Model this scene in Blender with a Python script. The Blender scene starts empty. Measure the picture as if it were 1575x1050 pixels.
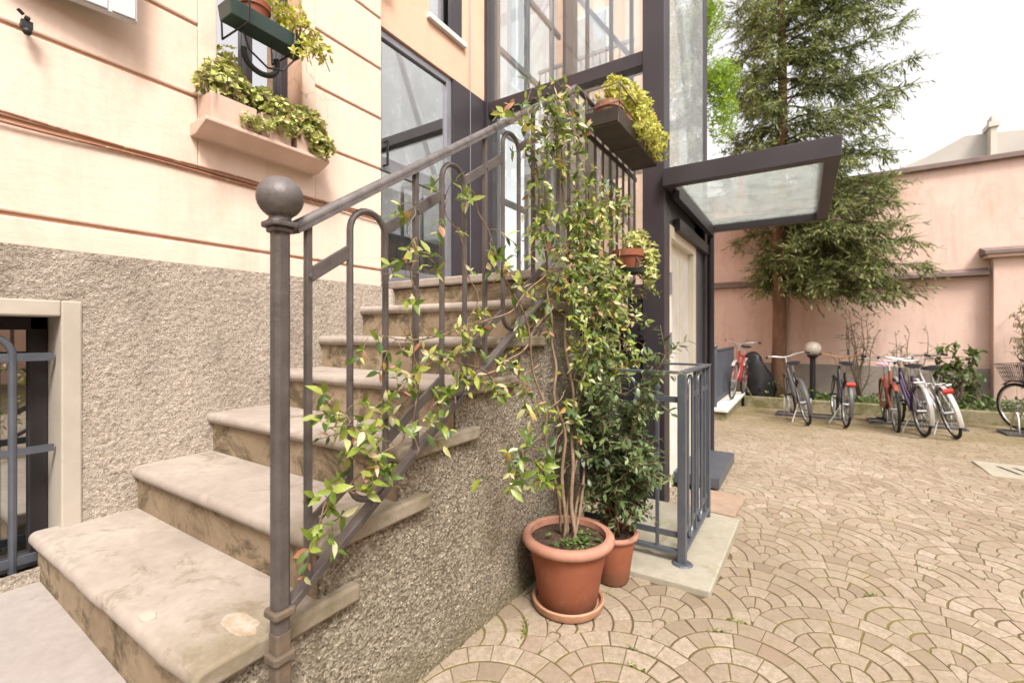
import bpy, math, random
import numpy as np
from mathutils import Vector, Matrix, Euler
R = math.radians
random.seed(7); rng = np.random.default_rng(7)
sc = bpy.context.scene; COL = sc.collection

# ------------------------------------------------------------------ camera
CAMZ = 1.23; CAMX = 2.4; YAW = 32.6; F = 700.0; HZ = 515.0
cd = bpy.data.cameras.new('camera'); cam = bpy.data.objects.new('camera', cd); COL.objects.link(cam)
cam.location = (CAMX, 0, CAMZ); cam.rotation_euler = (R(90), 0, R(YAW))
cd.lens = 16.0; cd.sensor_width = 36; cd.shift_y = -(525-HZ)/1575
cd.clip_start = 0.03; cd.clip_end = 3000
cd.dof.use_dof = True; cd.dof.focus_distance = 1.75; cd.dof.aperture_fstop = 2.6
sc.camera = cam
# ------------------------------------------------------------------ sky and sun (bright overcast)
w = bpy.data.worlds.new('World'); sc.world = w; w.use_nodes = True
nt = w.node_tree; nt.nodes.clear()
sky = nt.nodes.new('ShaderNodeTexSky'); sky.sky_type = 'NISHITA'; sky.sun_disc = False
SUN_EL, SUN_AZ = 52.0, 128.0          # azimuth clockwise from +Y
sky.sun_elevation = R(SUN_EL); sky.sun_rotation = R(SUN_AZ); sky.dust_density = 3.0; sky.air_density = 1.0
hs = nt.nodes.new('ShaderNodeHueSaturation'); hs.inputs['Saturation'].default_value = 0.12
tint = nt.nodes.new('ShaderNodeMixRGB'); tint.blend_type = 'MULTIPLY'; tint.inputs[0].default_value = 1
tint.inputs[2].default_value = (1.0, 0.955, 0.93, 1)
bg = nt.nodes.new('ShaderNodeBackground'); bg.inputs['Strength'].default_value = 0.15
wo = nt.nodes.new('ShaderNodeOutputWorld')
nt.links.new(sky.outputs[0], hs.inputs['Color']); nt.links.new(hs.outputs[0], tint.inputs[1])
nt.links.new(tint.outputs[0], bg.inputs['Color']); nt.links.new(bg.outputs[0], wo.inputs['Surface'])
sl = bpy.data.lights.new('sun', 'SUN'); sl.energy = 1.5; sl.angle = R(15); sl.color = (1, .95, .88)
so = bpy.data.objects.new('sun', sl); COL.objects.link(so)
sd = Vector((math.sin(R(SUN_AZ))*math.cos(R(SUN_EL)), math.cos(R(SUN_AZ))*math.cos(R(SUN_EL)), math.sin(R(SUN_EL))))
so.rotation_euler = sd.to_track_quat('Z', 'Y').to_euler(); so.location = sd*30
sc.view_settings.view_transform = 'Standard'; sc.view_settings.look = 'None'
sc.view_settings.exposure = 1.40; sc.view_settings.gamma = 1
sc.cycles.max_bounces = 8; sc.cycles.diffuse_bounces = 2; sc.cycles.transparent_max_bounces = 16

# ------------------------------------------------------------------ helpers
S_, C_ = math.sin(R(YAW)), math.cos(R(YAW))
def ray(px, py):
    p = px-787.5
    return Vector((-S_*F+C_*p, C_*F+S_*p, HZ-py))
CAM = Vector((CAMX, 0, CAMZ))
def atX(px, py, X): d = ray(px, py); return CAM+d*((X-CAMX)/d.x)
def atY(px, py, Y): d = ray(px, py); return CAM+d*(Y/d.y)
def zg(x, y):                                     # courtyard level: falls gently away to the beds
    return -0.03*(y-1.9) if y < 11 else -0.273

_tab = rng.random((256, 256))
def vnoise(x, y):
    x = np.asarray(x, float); y = np.asarray(y, float)
    xi = np.floor(x).astype(int); yi = np.floor(y).astype(int); fx = x-xi; fy = y-yi
    fx = fx*fx*(3-2*fx); fy = fy*fy*(3-2*fy)
    g = lambda a, b: _tab[a & 255, b & 255]
    return (g(xi, yi)*(1-fx)+g(xi+1, yi)*fx)*(1-fy)+(g(xi, yi+1)*(1-fx)+g(xi+1, yi+1)*fx)*fy

OFF = {}
def tag(o, label=None, cat=None, group=None, kind=None):
    if label: o['label'] = label
    if cat: o['category'] = cat
    if group: o['group'] = group
    if kind: o['kind'] = kind
    return o
def thing(name, label, cat, loc=(0, 0, 0), group=None, rot=(0, 0, 0)):
    o = bpy.data.objects.new(name, None); COL.objects.link(o); o.location = loc; o.rotation_euler = rot
    o.empty_display_size = .1
    OFF[o] = Vector(loc)
    return tag(o, label, cat, group)

class MB:
    def __init__(s): s.v = []; s.f = []; s.n = 0
    def add(s, verts, faces):
        k = len(s.v); s.v.extend([tuple(a) for a in verts]); s.f.extend([tuple(i+k for i in f) for f in faces]); return s
    def box(s, x0, x1, y0, y1, z0, z1):
        return s.add([(x0,y0,z0),(x1,y0,z0),(x1,y1,z0),(x0,y1,z0),(x0,y0,z1),(x1,y0,z1),(x1,y1,z1),(x0,y1,z1)],
                     [(0,3,2,1),(4,5,6,7),(0,1,5,4),(1,2,6,5),(2,3,7,6),(3,0,4,7)])
    def bar(s, p0, p1, w, h, up=(0,0,1)):
        p0 = Vector(p0); p1 = Vector(p1); d = (p1-p0).normalized(); u = Vector(up)
        a = d.cross(u)
        if a.length < 1e-4: a = d.cross(Vector((0,1,0)))
        a.normalize(); b = a.cross(d).normalized(); a *= w/2; b *= h/2
        return s.add([p0-a-b,p0+a-b,p0+a+b,p0-a+b,p1-a-b,p1+a-b,p1+a+b,p1-a+b],
                     [(0,3,2,1),(4,5,6,7),(0,1,5,4),(1,2,6,5),(2,3,7,6),(3,0,4,7)])
    def tube(s, pts, r, n=8, closed=False, cap=True):
        pts = [Vector(p) for p in pts]; m = len(pts); rs = r if hasattr(r, '__len__') else [r]*m
        k = len(s.v); prev = None
        for i, p in enumerate(pts):
            if closed: d = pts[(i+1) % m]-pts[i-1]
            else: d = pts[min(i+1, m-1)]-pts[max(i-1, 0)]
            if d.length < 1e-9: d = Vector((0,0,1))
            d.normalize()
            if prev is None:
                a = d.cross(Vector((0,0,1)))
                if a.length < .05: a = d.cross(Vector((0,1,0)))
            else: a = prev-d*prev.dot(d)
            a.normalize(); prev = a; b = d.cross(a)
            for j in range(n):
                t = 2*math.pi*j/n
                s.v.append(tuple(p+(a*math.cos(t)+b*math.sin(t))*rs[i]))
        mm = m if closed else m-1
        for i in range(mm):
            for j in range(n):
                i2 = (i+1) % m
                s.f.append((k+i*n+j, k+i*n+(j+1) % n, k+i2*n+(j+1) % n, k+i2*n+j))
        if cap and not closed:
            s.f.append(tuple(k+j for j in reversed(range(n)))); s.f.append(tuple(k+(m-1)*n+j for j in range(n)))
        return s
    def lathe(s, prof, c=(0,0,0), n=32, wob=0):
        k = len(s.v); m = len(prof)
        for r, z in prof:
            for j in range(n):
                t = 2*math.pi*j/n; rr = r*(1+wob*math.cos(j*math.pi))
                s.v.append((c[0]+rr*math.cos(t), c[1]+rr*math.sin(t), c[2]+z))
        for i in range(m-1):
            for j in range(n):
                s.f.append((k+i*n+j, k+i*n+(j+1) % n, k+(i+1)*n+(j+1) % n, k+(i+1)*n+j))
        return s
    def ball(s, c, r, n=24, sq=1.0):
        m = n//2
        return s.lathe([(max(1e-5, r*math.sin(math.pi*i/m)), -r*sq*math.cos(math.pi*i/m)) for i in range(m+1)], c, n)
    def prism(s, poly, axis, a, b):                # poly of 2D points extruded along axis 'x','y','z' from a to b
        f = {'x': lambda u, v, t: (t, u, v), 'y': lambda u, v, t: (u, t, v), 'z': lambda u, v, t: (u, v, t)}[axis]
        n = len(poly)
        vs = [f(u, v, a) for u, v in poly]+[f(u, v, b) for u, v in poly]
        fs = [tuple(range(n)), tuple(range(2*n-1, n-1, -1))]+[(i, i+n, (i+1) % n+n, (i+1) % n) for i in range(n)]
        return s.add(vs, fs)
    def build(s, name, mat, parent=None, bevel=0, seg=2, smooth=False, local=False, fixn=True):
        me = bpy.data.meshes.new(name)
        if parent is not None and not local:
            o_ = OFF.get(parent, Vector()); ox, oy, oz = o_
            vs = [(a-ox, b-oy, c-oz) for a, b, c in s.v]
        else: vs = s.v
        me.from_pydata(vs, [], s.f); me.update()
        o = bpy.data.objects.new(name, me); COL.objects.link(o)
        if parent is not None:
            o.parent = parent; OFF[o] = OFF.get(parent, Vector())
        me.materials.append(mat)
        if fixn and len(s.f) < 60000:
            import bmesh
            bm = bmesh.new(); bm.from_mesh(me); bmesh.ops.recalc_face_normals(bm, faces=bm.faces); bm.to_mesh(me); bm.free()
        if bevel:
            md = o.modifiers.new('bevel', 'BEVEL'); md.width = bevel; md.segments = seg; md.limit_method = 'ANGLE'
        if smooth:
            me.polygons.foreach_set('use_smooth', [True]*len(me.polygons))
            if smooth != 'all':
                try: me.set_sharp_from_angle(angle=R(40))
                except Exception: pass
        return o

# ------------------------------------------------------------------ materials
def N(nt, t, **kw):
    n = nt.nodes.new(t)
    for k, v in kw.items():
        if k in n.inputs: n.inputs[k].default_value = v
        else: setattr(n, k, v)
    return n
def base(name):
    m = bpy.data.materials.new(name); m.use_nodes = True
    return m, m.node_tree, m.node_tree.nodes['Principled BSDF']
def ramp(nt, fac, stops, interp='LINEAR'):
    r = nt.nodes.new('ShaderNodeValToRGB'); cr = r.color_ramp; cr.interpolation = interp
    while len(cr.elements) < len(stops): cr.elements.new(.5)
    for e, (p, c) in zip(cr.elements, stops): e.position = p; e.color = (*c, 1) if len(c) == 3 else c
    nt.links.new(fac, r.inputs[0]); return r.outputs[0]
def mix(nt, fac, a, b, mode='MIX'):
    m = nt.nodes.new('ShaderNodeMixRGB'); m.blend_type = mode
    for i, v in ((0, fac), (1, a), (2, b)):
        if hasattr(v, 'links') or hasattr(v, 'is_linked'): nt.links.new(v, m.inputs[i])
        elif i == 0: m.inputs[0].default_value = v
        else: m.inputs[i].default_value = (*v, 1)
    return m.outputs[0]
def noise(nt, co, scale, detail=5, rough=.6, dist=0):
    n = N(nt, 'ShaderNodeTexNoise', Scale=scale, Detail=detail, Roughness=rough, Distortion=dist)
    nt.links.new(co, n.inputs['Vector']); return n.outputs['Fac']
def coords(nt, sc3=(1,1,1)):
    g = nt.nodes.new('ShaderNodeNewGeometry'); mp = nt.nodes.new('ShaderNodeMapping'); mp.inputs['Scale'].default_value = sc3
    nt.links.new(g.outputs['Position'], mp.inputs['Vector']); return mp.outputs[0]
def ocoords(nt):
    return nt.nodes.new('ShaderNodeTexCoord').outputs['Object']
def bump(nt, b, h, strength=.3, dist=.01, prev=None):
    n = N(nt, 'ShaderNodeBump', Strength=strength, Distance=dist); nt.links.new(h, n.inputs['Height'])
    if prev is not None: nt.links.new(prev, n.inputs['Normal'])
    nt.links.new(n.outputs[0], b.inputs['Normal']); return n.outputs[0]
def surf(name, c1, c2, scale=6, rough=.7, bs=60, bstr=.15, metallic=0, c3=None, c3pos=.68, spec=.4, sc3=(1,1,1), obj=False, bdist=.004):
    m, nt, b = base(name); co = ocoords(nt) if obj else coords(nt, sc3)
    f = noise(nt, co, scale); c = ramp(nt, f, [(.32, c1), (.68, c2)])
    if c3:
        f2 = noise(nt, co, scale*2.3, 8, .7, .4); k = ramp(nt, f2, [(c3pos-.03, (0,0,0)), (c3pos+.03, (1,1,1))]); c = mix(nt, k, c, c3)
    nt.links.new(c, b.inputs['Base Color']); b.inputs['Roughness'].default_value = rough; b.inputs['Metallic'].default_value = metallic
    b.inputs['Specular IOR Level'].default_value = spec
    if bstr: bump(nt, b, noise(nt, co, bs, 4), bstr, bdist)
    return m
def leafmat(name, stops, rough=.45, trans=.3, tcol=None):
    m, nt, b = base(name); g = nt.nodes.new('ShaderNodeNewGeometry')
    c = ramp(nt, g.outputs['Random Per Island'], stops)
    f = noise(nt, coords(nt), 45, 2); c = mix(nt, .22, c, ramp(nt, f, [(.3, (.25,.25,.25)), (.7, (1,1,1))]), 'OVERLAY')
    nt.links.new(c, b.inputs['Base Color']); b.inputs['Roughness'].default_value = rough
    tr = nt.nodes.new('ShaderNodeBsdfTranslucent'); nt.links.new(c, tr.inputs[0])
    ms = nt.nodes.new('ShaderNodeMixShader'); ms.inputs[0].default_value = trans
    nt.links.new(b.outputs[0], ms.inputs[1]); nt.links.new(tr.outputs[0], ms.inputs[2])
    nt.links.new(ms.outputs[0], nt.nodes['Material Output'].inputs['Surface']); return m
def glassmat(name, tint=(.9,.95,.94), refl=.12, frost_sheen=0.0, fcol=(.6,.65,.62), rough=.02, tl=False):
    m = bpy.data.materials.new(name); m.use_nodes = True; nt = m.node_tree; nt.nodes.clear()
    t = N(nt, 'ShaderNodeBsdfTransparent'); t.inputs[0].default_value = (*tint, 1)
    g = N(nt, 'ShaderNodeBsdfGlossy', Roughness=rough); g.inputs[0].default_value = (1,1,1,1)
    d = N(nt, 'ShaderNodeBsdfTranslucent' if tl else 'ShaderNodeBsdfDiffuse'); d.inputs[0].default_value = (*fcol, 1)
    fr = N(nt, 'ShaderNodeFresnel', IOR=1.5); ad = N(nt, 'ShaderNodeMath', operation='ADD'); ad.inputs[1].default_value = refl; ad.use_clamp = True
    nt.links.new(fr.outputs[0], ad.inputs[0])
    ge = nt.nodes.new('ShaderNodeNewGeometry'); fb_ = N(nt, 'ShaderNodeMath', operation='SUBTRACT'); fb_.inputs[0].default_value = 1; nt.links.new(ge.outputs['Backfacing'], fb_.inputs[1])
    fm_ = N(nt, 'ShaderNodeMath', operation='MULTIPLY'); nt.links.new(ad.outputs[0], fm_.inputs[0]); nt.links.new(fb_.outputs[0], fm_.inputs[1])      # the outer face reflects, the inner one lets light out
    dirt_sheen = noise(nt, coords(nt), 5, 6, .7)
    dm = N(nt, 'ShaderNodeMath', operation='MULTIPLY'); nt.links.new(dirt_sheen, dm.inputs[0]); dm.inputs[1].default_value = frost_sheen*2
    m0 = N(nt, 'ShaderNodeMixShader'); nt.links.new(dm.outputs[0], m0.inputs[0]); nt.links.new(t.outputs[0], m0.inputs[1]); nt.links.new(d.outputs[0], m0.inputs[2])
    m1 = N(nt, 'ShaderNodeMixShader'); nt.links.new(fm_.outputs[0], m1.inputs[0]); nt.links.new(m0.outputs[0], m1.inputs[1]); nt.links.new(g.outputs[0], m1.inputs[2])
    o = N(nt, 'ShaderNodeOutputMaterial'); nt.links.new(m1.outputs[0], o.inputs[0]); return m

M = {}
# facade plaster: peach, mottled, finely combed
def plaster(name, ca, cb, cc, streak=False):
    m, nt, b = base(name); co = coords(nt); f = noise(nt, co, 1.6, 6, .65); c = ramp(nt, f, [(.3, ca), (.7, cb)])
    k = ramp(nt, noise(nt, coords(nt, (1,1,.25) if streak else (1,1,1)), 3.1, 8, .75, .6), [(.52, (0,0,0)), (.74, (.85,.85,.85))])
    c = mix(nt, k, c, cc)
    wv = N(nt, 'ShaderNodeTexNoise', Scale=4.0, Detail=5.0); nt.links.new(co, wv.inputs['Vector'])
    vm = N(nt, 'ShaderNodeVectorMath', operation='MULTIPLY_ADD'); vm.inputs[1].default_value = (.35,.35,.35); nt.links.new(wv.outputs['Color'], vm.inputs[0]); nt.links.new(co, vm.inputs[2])
    ve = N(nt, 'ShaderNodeTexVoronoi', Scale=1.1, feature='DISTANCE_TO_EDGE'); nt.links.new(vm.outputs[0], ve.inputs['Vector'])
    ck = N(nt, 'ShaderNodeMath', operation='MULTIPLY'); nt.links.new(ramp(nt, ve.outputs['Distance'], [(0, (.6,.6,.6)), (.0045, (0,0,0))]), ck.inputs[0])
    nt.links.new(ramp(nt, noise(nt, co, 1.1, 3), [(.5, (0,0,0)), (.62, (1,1,1))]), ck.inputs[1]); c = mix(nt, ck.outputs[0], c, tuple(x*.45 for x in cc))
    st_ = ramp(nt, noise(nt, coords(nt, (1,1,.10)), 6.5, 6, .7), [(.52, (0,0,0)), (.78, (.5,.5,.5))]); c = mix(nt, st_, c, tuple(x*.78 for x in ca))
    nt.links.new(c, b.inputs['Base Color']); b.inputs['Roughness'].default_value = .9; b.inputs['Specular IOR Level'].default_value = .15
    p = bump(nt, b, noise(nt, coords(nt, (1, .35, 1)), 42, 5, .65), .28, .006)
    bump(nt, b, noise(nt, co, 5, 4), .25, .02, p); return m
M['plaster'] = plaster('plaster', (.75,.575,.465), (.80,.635,.53), (.68,.485,.38), True)
M['plaster_joint'] = surf('plaster_joint', (.44,.23,.14), (.55,.32,.21), 9, .9, 40, .2)
M['peach'] = plaster('peach', (.72,.45,.32), (.76,.50,.37), (.68,.41,.29))
M['yard_wall'] = plaster('yard_wall', (.69,.49,.41), (.77,.575,.49), (.58,.38,.30), True)
M['coping'] = surf('coping', (.17,.12,.11), (.23,.17,.15), 4, .7)
def roughcast(name, dark, mid, light, moss=None):
    m, nt, b = base(name); co = coords(nt)
    v = N(nt, 'ShaderNodeTexVoronoi', Scale=150.0, Randomness=1.0); nt.links.new(co, v.inputs['Vector'])
    c = ramp(nt, v.outputs['Color'], [(.0, dark), (.35, mid), (.8, light), (1, (.62,.55,.44))])
    big = ramp(nt, noise(nt, coords(nt, (1,1,.55)), 1.7, 8, .72), [(.28, (.64,.61,.56)), (.5, (.95,.93,.90)), (.72, (1.16,1.14,1.10))]); c = mix(nt, 1.0, c, big, 'MULTIPLY')
    if moss:
        k = ramp(nt, noise(nt, coords(nt, (1,1,.6)), 3.0, 8, .7, .5), [(.52, (0,0,0)), (.72, (.6,.6,.6))]); c = mix(nt, k, c, moss)
        sx = nt.nodes.new('ShaderNodeSeparateXYZ'); nt.links.new(co, sx.inputs[0]); zz_ = N(nt, 'ShaderNodeMath', operation='MULTIPLY_ADD'); zz_.inputs[1].default_value = .30
        nt.links.new(noise(nt, co, 4, 6, .7), zz_.inputs[0]); nt.links.new(sx.outputs['Z'], zz_.inputs[2]); c = mix(nt, ramp(nt, zz_.outputs[0], [(.15, (.6,.6,.6)), (.32, (0,0,0))]), c, (.15,.13,.065))      # damp, mossy foot of the wall
    nt.links.new(c, b.inputs['Base Color']); b.inputs['Roughness'].default_value = .95; b.inputs['Specular IOR Level'].default_value = .15
    p = bump(nt, b, v.outputs['Distance'], .5, .006); bump(nt, b, noise(nt, co, 160, 3, .7), .5, .004, p); return m
M['roughcast'] = roughcast('roughcast', (.070,.058,.043), (.20,.172,.133), (.375,.335,.27), (.13,.115,.06))
M['plinth'] = roughcast('plinth', (.21,.172,.14), (.355,.305,.26), (.44,.39,.335))
M['yard_plinth'] = surf('yard_plinth', (.25,.215,.185), (.33,.29,.25), 3, .9, 70, .5)
def stone(name, ca, cb, moss, k0=.55, spots=True):
    m, nt, b = base(name); co = coords(nt); f = noise(nt, co, 2.4, 8, .68, .3); c = ramp(nt, f, [(.25, ca), (.75, cb)])
    c = mix(nt, ramp(nt, noise(nt, co, 26, 6, .7), [(.35, (.35,.35,.35)), (.7, (0,0,0))]), c, tuple(x*.72 for x in ca))
    k = ramp(nt, noise(nt, coords(nt, (1,1,1.15)), 4.5, 10, .78, .6), [(k0, (0,0,0)), (k0+.1, (.85,.85,.85))]); c = mix(nt, k, c, moss)
    if name == 'tread':
        sx = nt.nodes.new('ShaderNodeSeparateXYZ'); nt.links.new(coords(nt), sx.inputs[0]); mr = N(nt, 'ShaderNodeMapRange'); mr.inputs['From Min'].default_value = 1.02; mr.inputs['From Max'].default_value = 1.30; nt.links.new(sx.outputs['X'], mr.inputs['Value'])
        ad = N(nt, 'ShaderNodeMath', operation='MULTIPLY'); nt.links.new(mr.outputs[0], ad.inputs[0]); nt.links.new(ramp(nt, noise(nt, co, 9, 8, .75, .4), [(.30, (.15,.15,.15)), (.62, (1,1,1))]), ad.inputs[1])
        c = mix(nt, ad.outputs[0], c, (.20,.165,.10))
    nt.links.new(c, b.inputs['Base Color']); b.inputs['Roughness'].default_value = .88; b.inputs['Specular IOR Level'].default_value = .2
    p = bump(nt, b, noise(nt, co, 90, 5, .7), .22, .004); bump(nt, b, noise(nt, co, 7, 5), .25, .015, p); return m
M['tread'] = stone('tread', (.30,.25,.21), (.48,.42,.36), (.21,.165,.12), .54)
M['riser'] = stone('riser', (.22,.16,.10), (.42,.33,.225), (.085,.065,.038), .475)
M['concrete'] = stone('concrete', (.31,.27,.245), (.42,.37,.34), (.19,.155,.14), .57)
M['pad'] = stone('pad', (.30,.27,.20), (.44,.40,.325), (.23,.20,.095), .56)
M['kerb'] = stone('kerb', (.22,.185,.11), (.36,.31,.21), (.12,.115,.04), .46)
M['patch'] = stone('patch', (.40,.35,.285), (.52,.465,.39), (.32,.22,.13), .52)
M['iron'] = surf('iron', (.080,.067,.062), (.125,.107,.099), 14, .48, 90, .35, .25, (.21,.10,.05), .74, .5)
M['iron_rust'] = surf('iron_rust', (.11,.088,.068), (.165,.12,.078), 22, .7, 90, .4, .1, (.22,.10,.045), .63)
M['rail_top'] = surf('rail_top', (.10,.088,.083), (.17,.152,.145), 26, .52, 60, .5, .25, (.28,.17,.11), .7, .5)
M['shaft'] = surf('shaft', (.040,.032,.038), (.054,.045,.051), 2, .42, 200, .04, .1, spec=.4)
M['shaft_dark'] = surf('shaft_dark', (.024,.022,.028), (.036,.033,.04), 2, .45, 200, .04, .1)
M['bluegrey'] = surf('bluegrey', (.085,.095,.115), (.12,.13,.15), 9, .42, 120, .1, .3, spec=.5)
M['alu'] = surf('alu', (.25,.25,.28), (.32,.32,.35), 5, .35, 100, .03, .5)
M['steel'] = surf('steel', (.45,.45,.45), (.62,.62,.62), 8, .28, 100, .05, .9, obj=True)
M['cream'] = surf('cream', (.70,.65,.54), (.75,.70,.59), 2, .5, 90, .03)
M['surround'] = surf('surround', (.40,.35,.285), (.48,.425,.355), 4, .85, 60, .2, c3=(.40,.33,.26), c3pos=.64)
M['branch'] = surf('branch', (.045,.035,.025), (.08,.06,.045), 12, .9, 60, .3)
M['white'] = surf('white', (.50,.505,.52), (.56,.565,.58), 3, .45, 90, .04)
M['sill_white'] = surf('sill_white', (.62,.60,.55), (.72,.70,.66), 8, .6)
M['pinkbox'] = surf('pinkbox', (.56,.40,.315), (.64,.475,.385), 8, .8, 50, .2, c3=(.52,.36,.28), c3pos=.66)
M['terracotta'] = surf('terracotta', (.225,.070,.035), (.30,.105,.056), 4, .66, 120, .12, c3=(.33,.17,.115), c3pos=.66)
M['terracotta_rim'] = surf('terracotta_rim', (.34,.155,.10), (.45,.235,.165), 9, .7, 120, .1)
M['terra_old'] = surf('terra_old', (.27,.11,.06), (.36,.165,.10), 12, .75, 90, .2, c3=(.40,.34,.22), c3pos=.6)
def clay(name, ca, cb, bloom):
    m, nt, b = base(name); co = coords(nt); c = ramp(nt, noise(nt, co, 5, 6, .65), [(.3, ca), (.7, cb)])
    c = mix(nt, ramp(nt, noise(nt, coords(nt, (1,1,.45)), 13, 9, .75, .5), [(.55, (0,0,0)), (.75, (.55,.55,.55))]), c, bloom)
    sx = nt.nodes.new('ShaderNodeSeparateXYZ'); nt.links.new(co, sx.inputs[0]); z_ = N(nt, 'ShaderNodeMath', operation='MULTIPLY_ADD'); z_.inputs[1].default_value = .16
    nt.links.new(noise(nt, co, 16, 7, .75), z_.inputs[0]); nt.links.new(sx.outputs['Z'], z_.inputs[2]); c = mix(nt, ramp(nt, z_.outputs[0], [(.09, (.75,.75,.75)), (.19, (0,0,0))]), c, (.13,.065,.035))      # soil splashed on the foot
    nt.links.new(c, b.inputs['Base Color']); b.inputs['Roughness'].default_value = .72; b.inputs['Specular IOR Level'].default_value = .3
    p = bump(nt, b, noise(nt, co, 130, 4), .15, .003); bump(nt, b, noise(nt, coords(nt, (.2,.2,1)), 40, 3), .18, .004, p); return m
M['terracotta'] = clay('terracotta', (.235,.072,.036), (.31,.108,.058), (.40,.235,.165))
M['saucer'] = surf('saucer', (.40,.20,.12), (.48,.27,.165), 9, .65, 90, .1, c3=(.28,.17,.11), c3pos=.62)
M['green_plastic'] = surf('green_plastic', (.024,.044,.038), (.036,.062,.054), 6, .35, 90, .05)
M['black'] = surf('black', (.012,.012,.013), (.02,.02,.022), 8, .5, 60, .15)
M['tray'] = surf('tray', (.035,.028,.022), (.06,.045,.035), 12, .6, 60, .3)
M['tarp'] = surf('tarp', (.008,.008,.009), (.014,.014,.015), 8, .4, 25, .5)
M['rubber'] = surf('rubber', (.014,.014,.014), (.025,.025,.024), 30, .75, 60, .2, obj=True)
M['soil'] = surf('soil', (.035,.022,.014), (.10,.06,.038), 45, .95, 90, .9, bdist=.01)
M['earth'] = surf('earth', (.07,.055,.03), (.13,.11,.06), 6, .95, 60, .8, c3=(.07,.10,.03), c3pos=.5)
M['bark'] = surf('bark', (.12,.062,.035), (.22,.12,.07), 9, .9, 40, .9, sc3=(1,1,.25), bdist=.02)
M['twig'] = surf('twig', (.10,.075,.05), (.20,.15,.10), 30, .85, 90, .4)
M['stem'] = surf('stem', (.15,.10,.065), (.27,.19,.12), 30, .85, 120, .5)
M['glass'] = glassmat('glass', (.97,.985,.98), .10, .04)
M['glass_side'] = glassmat('glass_side', (.95,.97,.97), .04, .40, (.70,.74,.74))  # pale diffuse share stands in for the white sky reflected in these panes
M['glass_canopy'] = glassmat('glass_canopy', (.84,.86,.84), .05, .34, (.58,.60,.57), .08, True)
M['glass_dark'] = glassmat('glass_dark', (.22,.21,.21), .45, .02)
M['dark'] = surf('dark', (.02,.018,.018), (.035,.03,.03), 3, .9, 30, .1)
M['door_blue'] = surf('door_blue', (.075,.085,.10), (.11,.12,.135), 4, .6)
M['far_wall'] = surf('far_wall', (.52,.46,.39), (.57,.51,.44), .4, .9, 5, .1)
M['far_roof'] = surf('far_roof', (.42,.38,.335), (.47,.43,.385), .6, .9, 5, .2)
M['lamp_glass'] = surf('lamp_glass', (.55,.50,.42), (.66,.61,.52), 9, .3, 60, .03)
M['mat'] = surf('mat', (.29,.20,.14), (.36,.26,.19), 14, .95, 90, .5)
M['moss'] = leafmat('moss', [(0, (.10,.14,.02)), (.5, (.20,.25,.04)), (1, (.28,.30,.07))], .8, .2)
M['climber'] = leafmat('climber', [(0, (.035,.075,.012)), (.3, (.11,.17,.022)), (.55, (.24,.31,.04)), (.74, (.38,.42,.09)), (.86, (.58,.55,.33)), (.88, (.50,.33,.20)), (.92, (.40,.17,.10)), (.95, (.42,.30,.04)), (1, (.09,.14,.03))], .36, .3)
M['privet'] = leafmat('privet', [(0, (.05,.082,.032)), (.5, (.10,.15,.055)), (.85, (.20,.25,.10)), (1, (.30,.35,.18))], .27, .2)
M['succulent'] = leafmat('succulent', [(0, (.33,.40,.08)), (.4, (.52,.56,.17)), (.75, (.66,.65,.32)), (.92, (.55,.38,.16)), (1, (.18,.23,.06))], .4, .25)
M['yellow_leaf'] = leafmat('yellow_leaf', [(0, (.36,.40,.05)), (.5, (.58,.57,.10)), (.85, (.66,.62,.22)), (1, (.52,.36,.05))], .45, .4)
M['spruce'] = leafmat('spruce', [(0, (.055,.075,.024)), (.35, (.14,.18,.055)), (.75, (.28,.32,.10)), (1, (.42,.44,.18))], .6, .4)
M['lime_leaf'] = leafmat('lime_leaf', [(0, (.16,.27,.02)), (.5, (.28,.42,.03)), (1, (.40,.52,.08))], .5, .45)
M['ivy'] = leafmat('ivy', [(0, (.04,.075,.015)), (.5, (.085,.14,.03)), (1, (.17,.23,.06))], .5, .25)
M['dry_leaf'] = leafmat('dry_leaf', [(0, (.14,.17,.05)), (.6, (.26,.25,.09)), (1, (.30,.20,.08))], .6, .25)

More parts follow.
